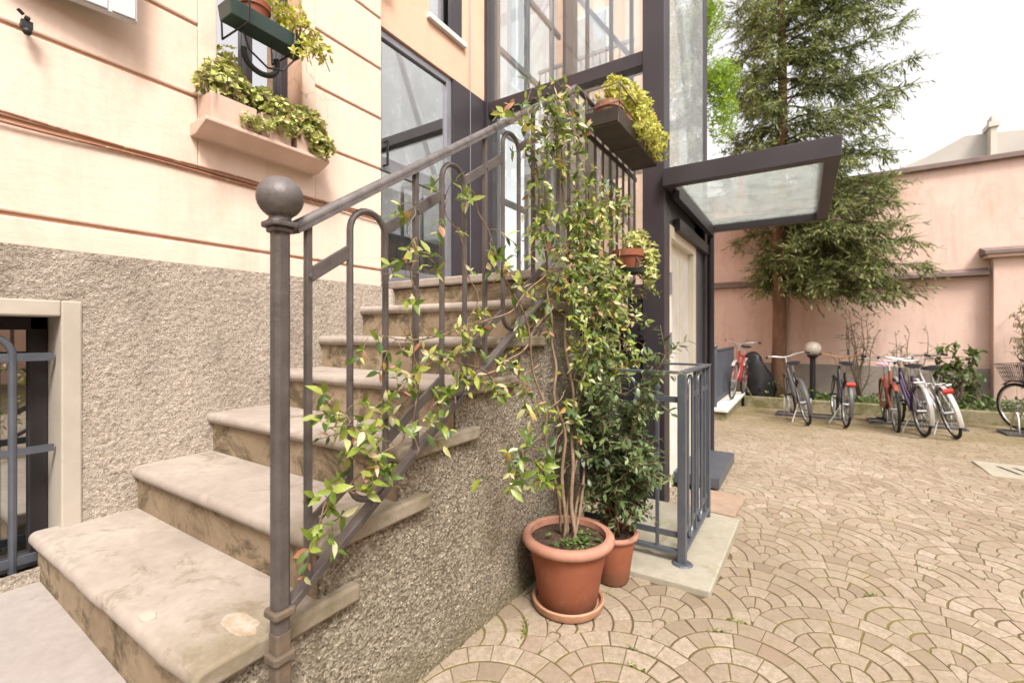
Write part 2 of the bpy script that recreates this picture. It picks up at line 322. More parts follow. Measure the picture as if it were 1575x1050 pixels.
# ------------------------------------------------------------------ leaves
class Leaves:
    """many folded, pointed leaves collected into one mesh"""
    def __init__(s): s.P = []; s.D = []; s.U = []; s.L = []; s.W = []
    def add(s, p, d, u, l, w): s.P.append(tuple(p)); s.D.append(tuple(d)); s.U.append(tuple(u)); s.L.append(l); s.W.append(w)
    def build(s, name, mat, parent=None, shape=None, fold=.25, droop=.18):
        P = np.array(s.P); D = np.array(s.D); U = np.array(s.U); L = np.array(s.L)[:, None]; W = np.array(s.W)[:, None]
        D /= np.linalg.norm(D, axis=1, keepdims=True)+1e-9
        A = np.cross(D, U); A /= np.linalg.norm(A, axis=1, keepdims=True)+1e-9; Nn = np.cross(A, D)
        sh = shape or [(.0, .0), (.3, .85), (.62, .8), (1, 0)]
        vs = []; DR = droop*rng.uniform(-.4, 2.6, (len(P), 1))
        def pt(t, side, wd): return P+D*L*t+A*W*.5*wd*side+Nn*(W*.5*wd*fold*abs(side)-L*DR*t*t)
        (t1, w1), (t2, w2) = sh[1], sh[2]
        cols = [pt(0,0,0), pt(t1,-1,w1), pt(t1,0,w1), pt(t1,1,w1), pt(t2,-1,w2), pt(t2,0,w2), pt(t2,1,w2), pt(1,0,0)]
        n = len(P); V = np.stack(cols, 1).reshape(-1, 3)
        if parent is not None: V = V-np.array(OFF.get(parent, Vector()))
        tri = np.array([(0,2,1),(0,3,2),(4,5,7),(5,6,7)]); quad = np.array([(1,2,5,4),(2,3,6,5)])
        base_ = (np.arange(n)*8)[:, None, None]
        T = (base_+tri[None]).reshape(-1, 3); Q = (base_+quad[None]).reshape(-1, 4)
        me = bpy.data.meshes.new(name); me.vertices.add(len(V)); me.vertices.foreach_set('co', V.ravel())
        lt = np.concatenate([T.ravel(), Q.ravel()]); me.loops.add(len(lt)); me.loops.foreach_set('vertex_index', lt.astype(np.int32))
        st = np.concatenate([np.arange(len(T))*3, len(T)*3+np.arange(len(Q))*4]); me.polygons.add(len(st))
        me.polygons.foreach_set('loop_start', st.astype(np.int32)); me.update(calc_edges=True); me.validate()
        me.polygons.foreach_set('use_smooth', [True]*len(me.polygons))
        o = bpy.data.objects.new(name, me); COL.objects.link(o); me.materials.append(mat)
        if parent is not None: o.parent = parent; OFF[o] = OFF.get(parent, Vector())
        return o
def rv(): 
    v = Vector((random.gauss(0,1), random.gauss(0,1), random.gauss(0,1))); return v.normalized()
def whorl(lv, p, axis, n, l, asp=.42, spread=1.0):
    axis = Vector(axis).normalized(); a = axis.cross(rv()).normalized(); b = axis.cross(a)
    for i in range(n):
        t = 2*math.pi*i/n+random.uniform(-.35, .35); r = a*math.cos(t)+b*math.sin(t)
        d = r*spread+axis*random.uniform(.2, .8); ll = l*random.uniform(.65, 1.2)
        lv.add(p, d, axis+rv()*.35, ll, ll*asp*random.uniform(.85, 1.2))

# ================================================================== SETTING
CX0, CX1, CY0, CY1 = 1.0, 13.0, -1.2, 10.62
g = MB()
g.add([(-60,-60,-.45),(120,-60,-.45),(120,160,-.45),(-60,160,-.45)], [(0,1,2,3)])
tag(g.build('ground', M['earth']), kind='structure')
# mortar bed under the stones
def bedmat():
    m, nt, b = base('paving_joint'); co = coords(nt)
    c = ramp(nt, noise(nt, co, 1.3, 5, .6), [(.4, (.125,.085,.042)), (.60, (.19,.155,.035))])
    c = mix(nt, ramp(nt, noise(nt, co, 60, 3), [(.3, (.5,.5,.5)), (.7, (0,0,0))]), c, (.07,.05,.03)); nt.links.new(c, b.inputs['Base Color']); b.inputs['Roughness'].default_value = .95
    bump(nt, b, noise(nt, co, 90, 4), .6, .006); return m
def stonemat():
    m, nt, b = base('paving_stone'); ge = nt.nodes.new('ShaderNodeNewGeometry'); co = coords(nt)
    c = ramp(nt, ge.outputs['Random Per Island'], [(0, (.28,.225,.17)), (.2, (.36,.295,.23)), (.5, (.41,.34,.27)), (.75, (.375,.325,.25)), (.92, (.47,.40,.33)), (1, (.33,.245,.19))])
    c = mix(nt, .8, c, ramp(nt, noise(nt, co, .55, 4, .6), [(.3, (.66,.62,.53)), (.68, (1.10,1.07,1.05))]), 'MULTIPLY')
    c = mix(nt, ramp(nt, noise(nt, co, 48, 8, .8), [(.36, (.8,.8,.8)), (.60, (0,0,0))]), c, (.22,.165,.115))
    c = mix(nt, ramp(nt, noise(nt, co, 9, 8, .75, .4), [(.51, (0,0,0)), (.70, (.7,.7,.7))]), c, (.25,.20,.105))
    # moss film where the yard stays damp, along the beds
    sx = nt.nodes.new('ShaderNodeSeparateXYZ'); nt.links.new(co, sx.inputs[0])
    mr = N(nt, 'ShaderNodeMapRange'); mr.inputs['From Min'].default_value = 6.2; mr.inputs['From Max'].default_value = 9.3; nt.links.new(sx.outputs['Y'], mr.inputs['Value'])
    mm = N(nt, 'ShaderNodeMath', operation='MULTIPLY'); nt.links.new(mr.outputs[0], mm.inputs[0]); nt.links.new(ramp(nt, noise(nt, co, 1.4, 6, .7), [(.28, (.1,.1,.1)), (.58, (.95,.95,.95))]), mm.inputs[1])
    c = mix(nt, mm.outputs[0], c, (.19,.15,.07))
    nt.links.new(c, b.inputs['Base Color']); b.inputs['Roughness'].default_value = .8; b.inputs['Specular IOR Level'].default_value = .25
    p = bump(nt, b, noise(nt, co, 120, 4, .7), .25, .003); bump(nt, b, noise(nt, co, 14, 4), .35, .01, p); return m
bed = MB(); nx, ny = 2, 8
vs = []; fs = []
ys = [CY0+(11.0-CY0)*j/ny for j in range(ny+1)]
for y in ys: vs += [(0.0, y, zg(0, y)-.0034), (CX1+20, y, zg(0, y)-.0034)]
fs = [(2*j, 2*j+1, 2*j+3, 2*j+2) for j in range(ny)]
bed.add(vs, fs); tag(bed.build('paving_bed', bedmat()), kind='structure')
# fan-laid setts: rings of wedge stones in overlapping scales, every one a real slightly domed block
FR = .335; RINGS = [.1388, .238, FR]
def f_fan(e, u):
    """nested arcs from the outer arc (e = 0) down to the tip between the two lower fans (e = 1)"""
    ang = math.radians(90+90*e)                                  # ends slide along the lower right fan's edge, centre (FR,-FR)
    ex, ey = max(FR+FR*math.cos(ang), .0006), -FR+FR*math.sin(ang)
    yt = max(FR-2*FR*e, ey+ex*.4); h = yt-ey; rr = (ex*ex+h*h)/(2*h); cy = yt-rr; half = math.atan2(ex, ey-cy)
    th = -half+2*half*u; return rr*math.sin(th), cy+rr*math.cos(th)
SV = []; SF = []
def stone_block(f, v0, v1, u0, u1, lv, lu, cx, cy, seg):
    """one sett: v across the band, u along the arc; lv, lu = metres per unit"""
    dz = random.gauss(0, .0005); tx = random.gauss(0, .003); ty = random.gauss(0, .003); jv = max(.0028, random.gauss(.0046, .0010)); ju = max(.0010, random.gauss(.0020, .0007))*(2.6 if random.random() < .06 else 1)
    def ring(e):
        a, b = v0+(jv+e)/lv, v1-(jv+e)/lv; c, d = u0+(ju+e)/lu, u1-(ju+e)/lu; o = []
        if (b-a)*(v1-v0) < 0 or d < c: return None
        for i in range(seg+1): o.append(f(b, c+(d-c)*i/seg))
        for i in range(seg+1): o.append(f(a, d+(c-d)*i/seg))
        return [(cx+x, cy+y) for x, y in o]
    o1, o2 = ring(0), ring(.0022)
    if o1 is None or o2 is None: return
    n = len(o1); k = len(SV); mx = sum(p[0] for p in o1)/n; my = sum(p[1] for p in o1)/n
    if mx < CX0 or mx > CX1 or my < CY0 or my > CY1: return
    if 1.2 < mx < 2.02 and 2.33 < my < 3.4: return
    for o, dzz in ((o1, -.009), (o1, -.0014), (o2, .0)):
        for x, y in o: SV.append((x, y, zg(x, y)+dz+dzz+(x-mx)*tx+(y-my)*ty))
    for a in (0, n):
        for i in range(n): SF.append((k+a+i, k+a+(i+1) % n, k+a+n+(i+1) % n, k+a+n+i))
    SF.append(tuple(k+2*n+i for i in range(n)))
x_org = 2.55; y_org = 2.19
def cuts_(ns): return [0]+[(i+random.uniform(-.08,.08))/ns for i in range(1, ns)]+[1]
for jr in range(int((CY0-y_org)/FR)-1, int((CY1-y_org)/FR)+2):
    cy = y_org+jr*FR
    for ir in range(int((CX0-x_org)/(2*FR))-1, int((CX1-x_org)/(2*FR))+2):
        cx = x_org+(ir+(.5 if jr % 2 else 0))*2*FR
        if (cx-CAMX)/max(cy+.6, .2) > 2.3 : continue
        sg = 3 if cy < 6 else 2
        for e0, e1, ns, ln in ((0, .15, 9, .95), (.15, .30, 7, .70), (.30, .45, 5, .48), (.45, .60, 3, .29), (.60, .76, 2, .15), (.76, .96, 1, .07)):
            cu = cuts_(ns)
            for i in range(ns): stone_block(f_fan, e1, e0, cu[i], cu[i+1], -.6, ln, cx, cy, 3 if cy < 6 else 2)
me = bpy.data.meshes.new('courtyard_paving'); me.from_pydata(SV, [], SF); me.update()
pav = bpy.data.objects.new('courtyard_paving', me); COL.objects.link(pav); me.materials.append(stonemat()); tag(pav, kind='structure')
import bmesh
bm = bmesh.new(); bm.from_mesh(me); bmesh.ops.recalc_face_normals(bm, faces=bm.faces); bm.to_mesh(me); bm.free()
# concrete apron left of the stairs, ramping down outward
ap = MB(); vs = []; xs = [0, .5, .85, 1.1, 1.34, 1.7, 2.2]; zz = [.323, .305, .29, .24, .16, .07, .03]
for x, z in zip(xs, zz): vs += [(x, -1.5, z+.02), (x, .55, z)]
ap.add(vs, [(2*i, 2*i+2, 2*i+3, 2*i+1) for i in range(len(xs)-1)])
tag(ap.build('concrete_path', M['concrete'], smooth=True), kind='structure')
pd = MB(); pd.prism([(1.30,2.30),(2.03,2.32),(2.05,3.34),(1.53,3.40),(1.30,3.40)], 'z', -.06, .018)
tag(pd.build('concrete_pad', M['pad'], bevel=.008), kind='structure')
bd = MB(); bd.box(-1.0, 24, 10.75, 12.05, -.4, -.10); tag(bd.build('planting_bed_soil', M['earth']), kind='structure')

# ================================================================== HOUSE
house = thing('house', 'peach plastered house with grooved bands and grey roughcast base behind the stairs', 'house', (0, 1.0, .3))
JZ = [1.665, 2.007, 2.345, 2.685, 3.02, 3.36, 3.70, 4.04, 4.38, 4.72, 5.06, 5.4]
WY0, WY1, WZ0 = 1.09, 1.54, 2.21; Y0F, Y1F = -3.0, 2.115; TOP = 5.4; jd = .008
wall = MB()
def band(y0, y1, z0, z1): wall.box(-.28, 0, y0, y1, z0, z1)
lo = 1.553
for jz in JZ:
    z0 = lo+(jd if lo > 1.6 else 0); z1 = jz-jd
    if jz <= 2.01: band(Y0F, Y1F, z0, z1)
    elif z0 < WZ0:
        band(Y0F, 1.01, z0, z1); band(1.62, Y1F, z0, z1); wall.box(-.28, .003, 1.01, 1.62, z0, WZ0)
        wall.box(-.28, .003, 1.01, WY0, WZ0, 4.6); wall.box(-.28, .003, WY1, 1.62, WZ0, 4.6)
    else:
        if z1 <= 4.5: band(Y0F, 1.01, z0, z1); band(1.62, Y1F, z0, z1)
        else: band(Y0F, Y1F, z0, z1)
    lo = jz
o = wall.build('wall', M['plaster'], house, bevel=.006)
gr = MB()
for jz in JZ[:-1]:
    if jz < 2.1: segs = [(Y0F, Y1F-.004)]
    elif jz < 4.6: segs = [(Y0F, 1.009), (1.621, Y1F-.004)]
    else: segs = [(Y0F, Y1F)]
    for a, b_ in segs: gr.box(-.25, -.010, a, b_, jz-jd-.001, jz+jd+.001)
gr.build('joint', M['plaster_joint'], house)
# recessed wall over the door, and the house's return and roof mass
rw = MB(); rw.box(-.45, -.13, 2.12, 3.47, 3.43, 3.80); rw.box(-.45, -.13, 2.12, 2.72, 3.80, 6.0); rw.box(-.45, -.13, 3.14, 3.47, 3.80, 6.0); rw.box(-.45,-.13,2.72,3.14,5.2,6.0)
rw.build('recessed_wall', M['peach'], house)
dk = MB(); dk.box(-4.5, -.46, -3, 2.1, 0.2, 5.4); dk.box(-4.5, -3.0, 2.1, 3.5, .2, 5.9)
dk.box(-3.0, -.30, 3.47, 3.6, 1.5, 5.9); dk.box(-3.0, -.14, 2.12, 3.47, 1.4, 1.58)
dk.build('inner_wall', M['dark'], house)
# basement plinth in real thrown plaster relief
def relief(mb, O, ax, ay, nrm, w_, h_, step, amp, hole=None, keep=None):
    nu, nv = max(2, int(w_/step)), max(2, int(h_/step)); k = len(mb.v)
    uu, vv = np.meshgrid(np.linspace(0, w_, nu+1), np.linspace(0, h_, nv+1), indexing='ij')
    X = O[0]+ax[0]*uu+ay[0]*vv; Y = O[1]+ax[1]*uu+ay[1]*vv; Z = O[2]+ax[2]*uu+ay[2]*vv
    H = (Y+X)
    d = amp*(1.4*vnoise(H*140, Z*155)+.5*vnoise(H*70+40, Z*76+9)+.6*vnoise(H*250+7, Z*250)-1.2)
    d += amp*.8*(vnoise(H*9, Z*9)-.5)
    X = X+nrm[0]*d; Y = Y+nrm[1]*d; Z = Z+nrm[2]*d
    mb.v.extend(map(tuple, np.stack([X, Y, Z], -1).reshape(-1, 3).tolist())); m1 = nv+1
    U = uu; V = vv
    for i in range(nu):
        for j in range(nv):
            if hole and hole[0] < (U[i,j]+U[i+1,j])/2 < hole[1] and hole[2] < (V[i,j]+V[i,j+1])/2 < hole[3]: continue
            a = k+i*m1+j; mb.f.append((a, a+m1, a+m1+1, a+1))
pl = MB()
relief(pl, (.028, -.35, .25), (0,1,0), (0,0,1), (1,0,0), 2.465, 1.303, .0075, .0045, hole=(0, .942, .13, 1.108))
pl.box(-.3, .012, -.35, 2.115, 1.50, 1.553); pl.box(-.3, .01, .6, 2.115, .2, 1.5); pl.box(-.3, .006, 2.116, 2.24, .2, 1.546); pl.box(-.3, .012, -3, -.36, .1, 1.553)
pl.build('plinth', M['plinth'], house, fixn=False, smooth='all')
# basement window
bw = MB(); bw.box(-.16, .035, .532, .592, .42, 1.36); bw.box(-.16, .035, -.4, .532, 1.30, 1.36)
f_ = bw.build('basement_window', M['surround'], house, bevel=.006)
mb = MB(); mb.box(-.20, -.16, -.4, .532, .30, 1.30); mb.build('pane', M['glass_dark'], f_)
mb = MB(); mb.box(-.16, -.13, .48, .53, .36, 1.30); mb.box(-.16, -.13, -.4, .53, 1.25, 1.30); mb.box(-.155,-.135,.30,.335,.36,1.25); mb.box(-.16,-.13,-.4,.53,.33,.385); mb.build('frame', M['dark'], f_, bevel=.003)
mb = MB(); mb.box(-.34, -.30, -.4, .46, .3, 1.0); mb.box(-.30,-.29,.40,.42,.4,.95); mb.box(-.30,-.29,.0,.02,.4,.95); mb.build('inner_shutter', M['door_blue'], f_)
mb = MB()
arc = [(-.03, .417, .36)]+[(-.03, .417, z) for z in (.7, 1.14)]+[(-.03, .417-.075*(1-math.cos(a)), 1.155+.075*math.sin(a)) for a in np.linspace(.2, math.pi-.2, 9)]+[(-.03, .267, 1.14), (-.03, .267, .36)]
mb.tube(arc, .012, 8)
mb.bar((-.03, -.4, 1.148), (-.03, .525, 1.148), .012, .030); mb.bar((-.03, -.4, .80), (-.03, .525, .80), .012, .026); mb.bar((-.03, -.4, .40), (-.03, .53, .40), .014, .03)
mb.build('grille', M['bluegrey'], f_, smooth=True)
# upper window with reveal, frame and pane
mb = MB(); mb.box(-.22, -.18, WY0, WY1, WZ0, 4.6); 
fr = MB()
for a, b_ in ((WY0, WY0+.05), (WY1-.05, WY1), (1.295, 1.335)): fr.box(-.18, -.14, a, b_, WZ0, 4.4)
for z in (WZ0, 2.48, 3.2): fr.box(-.175, -.145, WY0, WY1, z, z+.045)
wf = fr.build('window', M['shaft'], house, bevel=.004); mb.build('pane', M['glass_dark'], wf)
rv_ = MB(); rv_.box(-.2801, -.001, WY1-.004, WY1+.02, WZ0, 4.59); rv_.build('reveal', M['peach'], wf)
sl_ = MB(); sl_.prism([(-.15, 2.212), (.155, 2.212), (.155, 2.194), (.130, 2.182), (.10, 2.172), (.05, 2.152), (-.15, 2.152)], 'y', .975, 1.605)
sl_.build('window_sill', M['pinkbox'], house, bevel=.004)
# shutter, its holdback, cables
sh = MB(); a, b_ = Vector((.012, .36, 0)), Vector((.085, .745, 0)); d = (b_-a).normalized(); n_ = Vector((d.y, -d.x, 0))
def slab(mb, t0, t1, z0, z1, o0, o1):
    p = [a+(b_-a)*t0+n_*o0, a+(b_-a)*t1+n_*o0, a+(b_-a)*t1+n_*o1, a+(b_-a)*t0+n_*o1]
    mb.add([(q.x, q.y, z0) for q in p]+[(q.x, q.y, z1) for q in p], [(0,3,2,1),(4,5,6,7),(0,1,5,4),(1,2,6,5),(2,3,7,6),(3,0,4,7)])
slab(sh, 0, 1, 2.50, 4.0, .0, .034); slab(sh, .80, .985, 2.505, 4.0, .0342, .040); slab(sh, .02, .77, 2.505, 2.60, .0342, .040)
sh.build('shutter', M['white'], house, bevel=.003)
hk = MB(); hk.tube([(-.01,.435,2.36),(.035,.438,2.355),(.055,.44,2.37)], .008, 8); hk.box(.03,.05,.425,.455,2.335,2.36); hk.ball((.045,.44,2.322), .014, 10); hk.tube([(.05,.43,2.375),(.055,.415,2.385)], .006, 6)
hk.build('shutter_holder', M['black'], house, smooth=True)
cb = MB()
for q, (zo, r_) in enumerate(((.016, .0055), (-.012, .005))):
    cb.tube([(.010+.003*math.sin(3*y+q), y, 2.007+zo+.004*math.sin(7*y+q*2)-.006*max(0, math.sin(2.1*y+q))) for y in np.linspace(-1, 2.1, 60)], r_, 6)
cb.build('cable', M['terra_old'], house, smooth=True)
# glass door in the recess
gd = MB()
for a1, b1 in ((2.16, 2.21), (2.955, 3.02)): gd.box(-.20, -.15, a1, b1, 1.6, 3.42)
gd.box(-.20, -.15, 2.21, 2.955, 3.37, 3.42); gd.box(-.20, -.15, 2.21, 2.955, 1.6, 1.72); gd.box(-.195, -.155, 2.21, 2.955, 2.42, 2.52)
door = gd.build('glass_door', M['alu'], house, bevel=.003)
mb = MB(); mb.box(-.18, -.172, 2.21, 2.955, 1.72, 3.37); mb.build('pane', M['glass_dark'], door)
mb = MB(); mb.tube([(-.15,2.27,2.62),(-.11,2.27,2.62),(-.11,2.27,2.45),(-.15,2.27,2.45)], .009, 8); mb.build('handle', M['black'], door, smooth=True)
# small window above the door with a pale sill
mb = MB(); mb.box(-.24,-.2,2.72,2.77,3.8,5.2); mb.box(-.24,-.2,3.09,3.14,3.8,5.2); mb.box(-.24,-.2,2.77,3.09,3.8,3.85); mb.box(-.235,-.205,2.91,2.95,3.85,5.2)
sw = mb.build('small_window', M['alu'], house, bevel=.003)
mb = MB(); mb.box(-.225,-.215,2.77,3.09,3.85,5.2); mb.build('pane', M['glass_dark'], sw)
mb = MB(); mb.box(-.24,-.095,2.69,3.17,3.755,3.80); mb.build('sill', M['sill_white'], sw, bevel=.004)
cbk = MB(); cbk.prism([(-.13,3.86),(.0,3.86),(.0,3.80),(-.05,3.72),(-.13,3.68)], 'y', 2.13, 2.25); cbk.build('corbel', M['peach'], house, bevel=.004)

# ================================================================== STAIRCASE
stair = thing('stone_staircase', 'worn stone staircase with mossy risers and a roughcast side wall', 'staircase', (.65, .45, 0))
NO = [.45+.2925*k for k in range(7)]; TZ = [.500, .680, .864, 1.047, 1.225, 1.412, 1.600]; XO = 1.305; XW = 1.270
for k in range(6):
    t = MB(); y0, y1 = NO[k], NO[k+1]+.15; x1 = XO+random.uniform(-.006, .006)
    # bullnosed slab: profile along Y, nose rounded; the outer end is rounded by the bevel
    z1 = TZ[k]; z0 = z1-.052; prof = [(y1, z0), (y1, z1)]+[(y0+.024-.024*math.sin(a_), z1-.026+.026*math.cos(a_)) for a_ in np.linspace(0, math.pi, 9)]
    nxs = 26; xs_ = np.linspace(-.02, x1, nxs)
    ring_n = len(prof); vs = []
    for i, xx in enumerate(xs_):
        wv = .004*(vnoise(xx*6+k*13, k*7.3)-.5)-.006*max(0, vnoise(xx*14+k*31, 5.1+k)-.72)*4
        for (yy, z_) in prof:
            near = max(0, 1-(yy-y0)/.06)
            vs.append((xx, yy-wv*near, z_-near*.5*abs(wv)-.004*math.sin(math.pi*max(0, min(1, xx/x1)))*(1 if z_ > z0+.02 else 0)))
    fs = []
    for i in range(nxs-1):
        for j in range(ring_n): fs.append((i*ring_n+j, i*ring_n+(j+1) % ring_n, (i+1)*ring_n+(j+1) % ring_n, (i+1)*ring_n+j))
    fs.append(tuple(range(ring_n))); fs.append(tuple((nxs-1)*ring_n+j for j in range(ring_n)))
    t.add(vs, fs); tr = t.build('tread', M['tread'], stair, bevel=.010, seg=3, smooth=True)
    if k == 0:
        for cx_, cy_, rr, st in ((1.195, .600, .052, 1.35), (.965, .487, .026, 1.15)):
            pm = MB(); n_p = 14
            loop = [(cx_+rr*st*math.cos(q*2*math.pi/n_p)*random.uniform(.75,1.15), max(NO[0]+.012, cy_+rr*.72*math.sin(q*2*math.pi/n_p)*random.uniform(.75,1.15))) for q in range(n_p)]
            pm.prism(loop, 'z', TZ[0]-.006, TZ[0]+.0002); pm.build('repair_patch', M['patch'], tr)
for k in range(7):
    rr = MB(); zb = (TZ[k-1] if k else .12); rr.box(0, XW-.004, NO[k]+.026, NO[k]+.12, zb-.002, TZ[k]-(.05 if k < 6 else .06)); rr.build('riser', M['riser'], stair)
# landing slab
ls = MB(); ls.box(-.14, XO, NO[6], 3.40, 1.548, 1.600); ls.build('landing', M['tread'], stair, bevel=.012, seg=3)
lb = MB(); lb.box(0, XW+.012, NO[6]+.25, 3.38, 1.36, 1.546); lb.build('landing_beam', M['pad'], stair, bevel=.006)
sw_ = MB()
for k in range(7):
    y0 = NO[k]+.03; y1 = (NO[k+1]+.03) if k < 6 else 2.52
    zt = TZ[k]-.03 if k < 6 else 1.40
    relief(sw_, (XW, y0, -.06), (0,1,0), (0,0,1), (1,0,0), y1-y0, zt+.06, .0054, .0046)
relief(sw_, (XW, 2.52, -.06), (-1,0,0), (0,0,1), (0,1,0), .3, 1.46, .01, .006)
sw_.box(0, XW-.012, .6, 2.50, -.1, .45); sw_.box(.0, XW-.012, 1.4, 2.50, .45, .95); sw_.box(0, XW-.012, 2.0, 2.50, .95, 1.34)
sw_.build('side_wall', M['roughcast'], stair, fixn=False, smooth='all')

# ================================================================== STAIR RAILING
rail = thing('stair_railing', 'dark grey wrought iron stair railing with ball topped newel post, overgrown by a climber', 'railing', (1.34, .62, .3))
XR = 1.34
hz = lambda y: 1.51+.667*(y-.68)
bz = lambda y: .60+.654*(y-.69)
YT = 2.31
nw = MB(); c8 = lambda r, ch: [(-r,-r+ch),(-r+ch,-r),(r-ch,-r),(r,-r+ch),(r,r-ch),(r-ch,r),(-r+ch,r),(-r,r-ch)]
NY = .622
def post(mb, r, ch, z0, z1): mb.prism([(XR+u, NY+v) for u, v in c8(r, ch)], 'z', z0, z1)
post(nw, .0192, .0085, .52, 1.478)
newel = nw.build('newel_post', M['iron'], rail, bevel=.002)
mb = MB(); post(mb, .0195, .005, .30, .52); mb.build('foot', M['iron_rust'], newel, bevel=.002)
for zc, zh in ((.567, .009), (.462, .010), (.375, .010)):
    mb = MB(); mb.prism([(XR+u, NY+v) for u, v in c8(.0285, .007)], 'z', zc-zh, zc+zh); mb.build('collar', M['iron_rust'], newel, bevel=.0045, seg=3)
mb = MB(); post(mb, .026, .009, 1.475, 1.487); post(mb, .034, .010, 1.487, 1.500); mb.lathe([(.03,1.502),(.024,1.508),(.026,1.516),(.0005,1.517)], (XR, NY, 0), 20); mb.build('cap', M['iron'], newel, bevel=.003)
mb = MB(); mb.ball((XR, NY, 1.559), .0525, 32, .97); mb.build('ball', M['rail_top'], newel, smooth='all')
mb = MB(); mb.tube([(XR, y, hz(y)) for y in np.linspace(.655, YT, 12)], .0155, 10); mb.bar((XR, .66, hz(.66)-.012), (XR, YT, hz(YT)-.012), .034, .010)
mb.build('handrail', M['rail_top'], rail, smooth=True)
mb = MB(); mb.tube([(XR, YT, hz(YT)), (XR, YT+.05, hz(YT)+.004), (XR, 3.42, hz(YT)+.004)], .0150, 10); mb.build('landing_handrail', M['rail_top'], rail, smooth=True)
mb = MB(); mb.bar((XR, .645, bz(.645)), (XR, 2.16, bz(2.16)), .034, .020); mb.build('bottom_rail', M['iron'], rail, bevel=.003)
SP = .1272; yk = lambda k: .695+SP*k
flats = [(0,1),(2,3),(3,4),(5,6),(6,7),(8,9),(9,10),(11,12)]
for a_, b__ in flats:
    mb = MB(); mb.bar((XR, yk(a_), hz(yk(a_))-.142), (XR, yk(b__), hz(yk(b__))-.142), .010, .034); mb.build('upper_rail', M['iron'], rail, bevel=.002)
for a_, b__ in flats[:-1]:
    mb = MB(); mb.bar((XR, yk(a_), bz(yk(a_))+.140), (XR, yk(b__), bz(yk(b__))+.140), .010, .032); mb.build('lower_rail', M['iron'], rail, bevel=.002)
for k in (0, 3, 6, 9, 12):
    mb = MB(); y = yk(k); mb.bar((XR, y, bz(y) if k < 11 else 1.61), (XR, y, hz(y)-.01), .0165, .0165, (0,1,0)); mb.tube([(XR+.012, y, hz(y)-.142), (XR+.016, y, hz(y)-.142)], .006, 8)
    mb.build('baluster', M['iron'], rail, bevel=.003)
for k in (1, 4, 7, 10):
    ya, yb = yk(k), yk(k+1); ym = (ya+yb)/2; r = (yb-ya)/2
    ztop = hz(ym)-.062-r; zbot = bz(ym)+.03+r
    if k == 10: zbot = max(zbot, 1.66+r)
    pts = [(XR, ya, z) for z in np.linspace(zbot, ztop, 5)]+[(XR, ym-r*math.cos(a_), ztop+r*math.sin(a_)) for a_ in np.linspace(.2, math.pi-.2, 12)]+[(XR, yb, z) for z in np.linspace(ztop, zbot, 5)]+[(XR, ym+r*math.cos(a_), zbot-r*math.sin(a_)) for a_ in np.linspace(.2, math.pi-.2, 12)]
    mb = MB(); mb.tube(pts, .0095, 8, closed=True); mb.build('loop', M['iron'], rail, smooth=True)
LZ = hz(YT)
for k in range(9):
    y = 2.335+.1275*k; mb = MB(); mb.bar((XR, y, 1.59), (XR, y, LZ), .0155, .0155, (0,1,0)); mb.build('baluster', M['iron'], rail, bevel=.003)
for z, nm in ((LZ-.20, 'landing_upper_rail'), (1.74, 'landing_lower_rail')):
    mb = MB(); mb.bar((XR, 2.3, z), (XR, 3.40, z), .010, .034); mb.build(nm, M['iron'], rail, bevel=.002)

# ================================================================== LIFT SHAFT
SX0, SX1, SY0, SY1 = -.13, 1.53, 3.47, 5.27; STOP = 7.6
lift = thing('lift_shaft', 'glazed lift tower in dark purple grey steel beside the house', 'lift shaft', (.7, 4.4, 0))
def part(nm, mt, par, boxes, bev=.004):
    mb = MB()
    for b4 in boxes: mb.box(*b4)
    return mb.build(nm, M[mt], par, bevel=bev)
cols = [part('column', 'shaft', lift, [(SX1-.165, SX1, SY0, SY0+.16, -.05, STOP)]),
        part('column', 'shaft', lift, [(SX0+.0, SX0+.16-.12, SY0, SY0+.16, -.05, STOP)]),
        part('column', 'shaft', lift, [(SX1-.14, SX1, SY1-.14, SY1, -.1, STOP)]),
        part('column', 'shaft', lift, [(SX0, SX0+.14, SY1-.14, SY1, -.1, STOP)])]
part('side_panel', 'shaft', lift, [(SX0-.06, SX0-.002, 3.02, SY0+.2, 1.3, STOP)], .003)
mb = MB(); mb.tube([(SX0+.03, 3.22, 1.6), (SX0+.03, 3.22, STOP)], .0035, 6); mb.build('cable', M['alu'], lift)
for z in (1.50, 3.30, 5.45):
    h_ = .11 if z > 2 else .12
    part('front_beam', 'shaft', lift, [(SX0+.04, SX1-.165, SY0+.01, SY0+.14, z, z+h_)])
part('front_panel', 'shaft_dark', lift, [(SX0+.04, SX1-.165, SY0+.02, SY0+.10, -.05, 1.50)])
mb = MB(); mb.box(1.22, 1.39, SY0-.03, SY0-.002, 1.19, 1.36)
for z in (1.235, 1.30): mb.tube([(1.365, SY0-.03, z), (1.365, SY0-.045, z)], .011, 8)
mb.build('bolt_plate', M['shaft_dark'], lift, bevel=.003)
for z0, z1 in ((1.62, 3.30), (3.41, 5.45), (5.56, STOP)):
    part('front_glass', 'glass', lift, [(SX0+.04, SX1-.165, SY0+.06, SY0+.072, z0, z1)], 0)
for z in (2.45, 5.45): part('side_beam', 'shaft', lift, [(SX1-.12, SX1-.01, SY0+.16, SY1-.14, z-.12, z)])
for z0, z1 in ((2.45, 5.33), (5.45, STOP)): part('side_glass', 'glass_side', lift, [(SX1-.03, SX1-.018, SY0+.16, SY1-.04, z0, z1)], 0)
for z in (3.5, 5.5): part('rear_beam', 'shaft', lift, [(SX0+.14, SX1-.14, SY1-.12, SY1-.02, z, z+.1)])
part('rear_glass', 'glass', lift, [(SX0+.14, SX1-.14, SY1-.06, SY1-.05, 1.6, STOP)], 0)
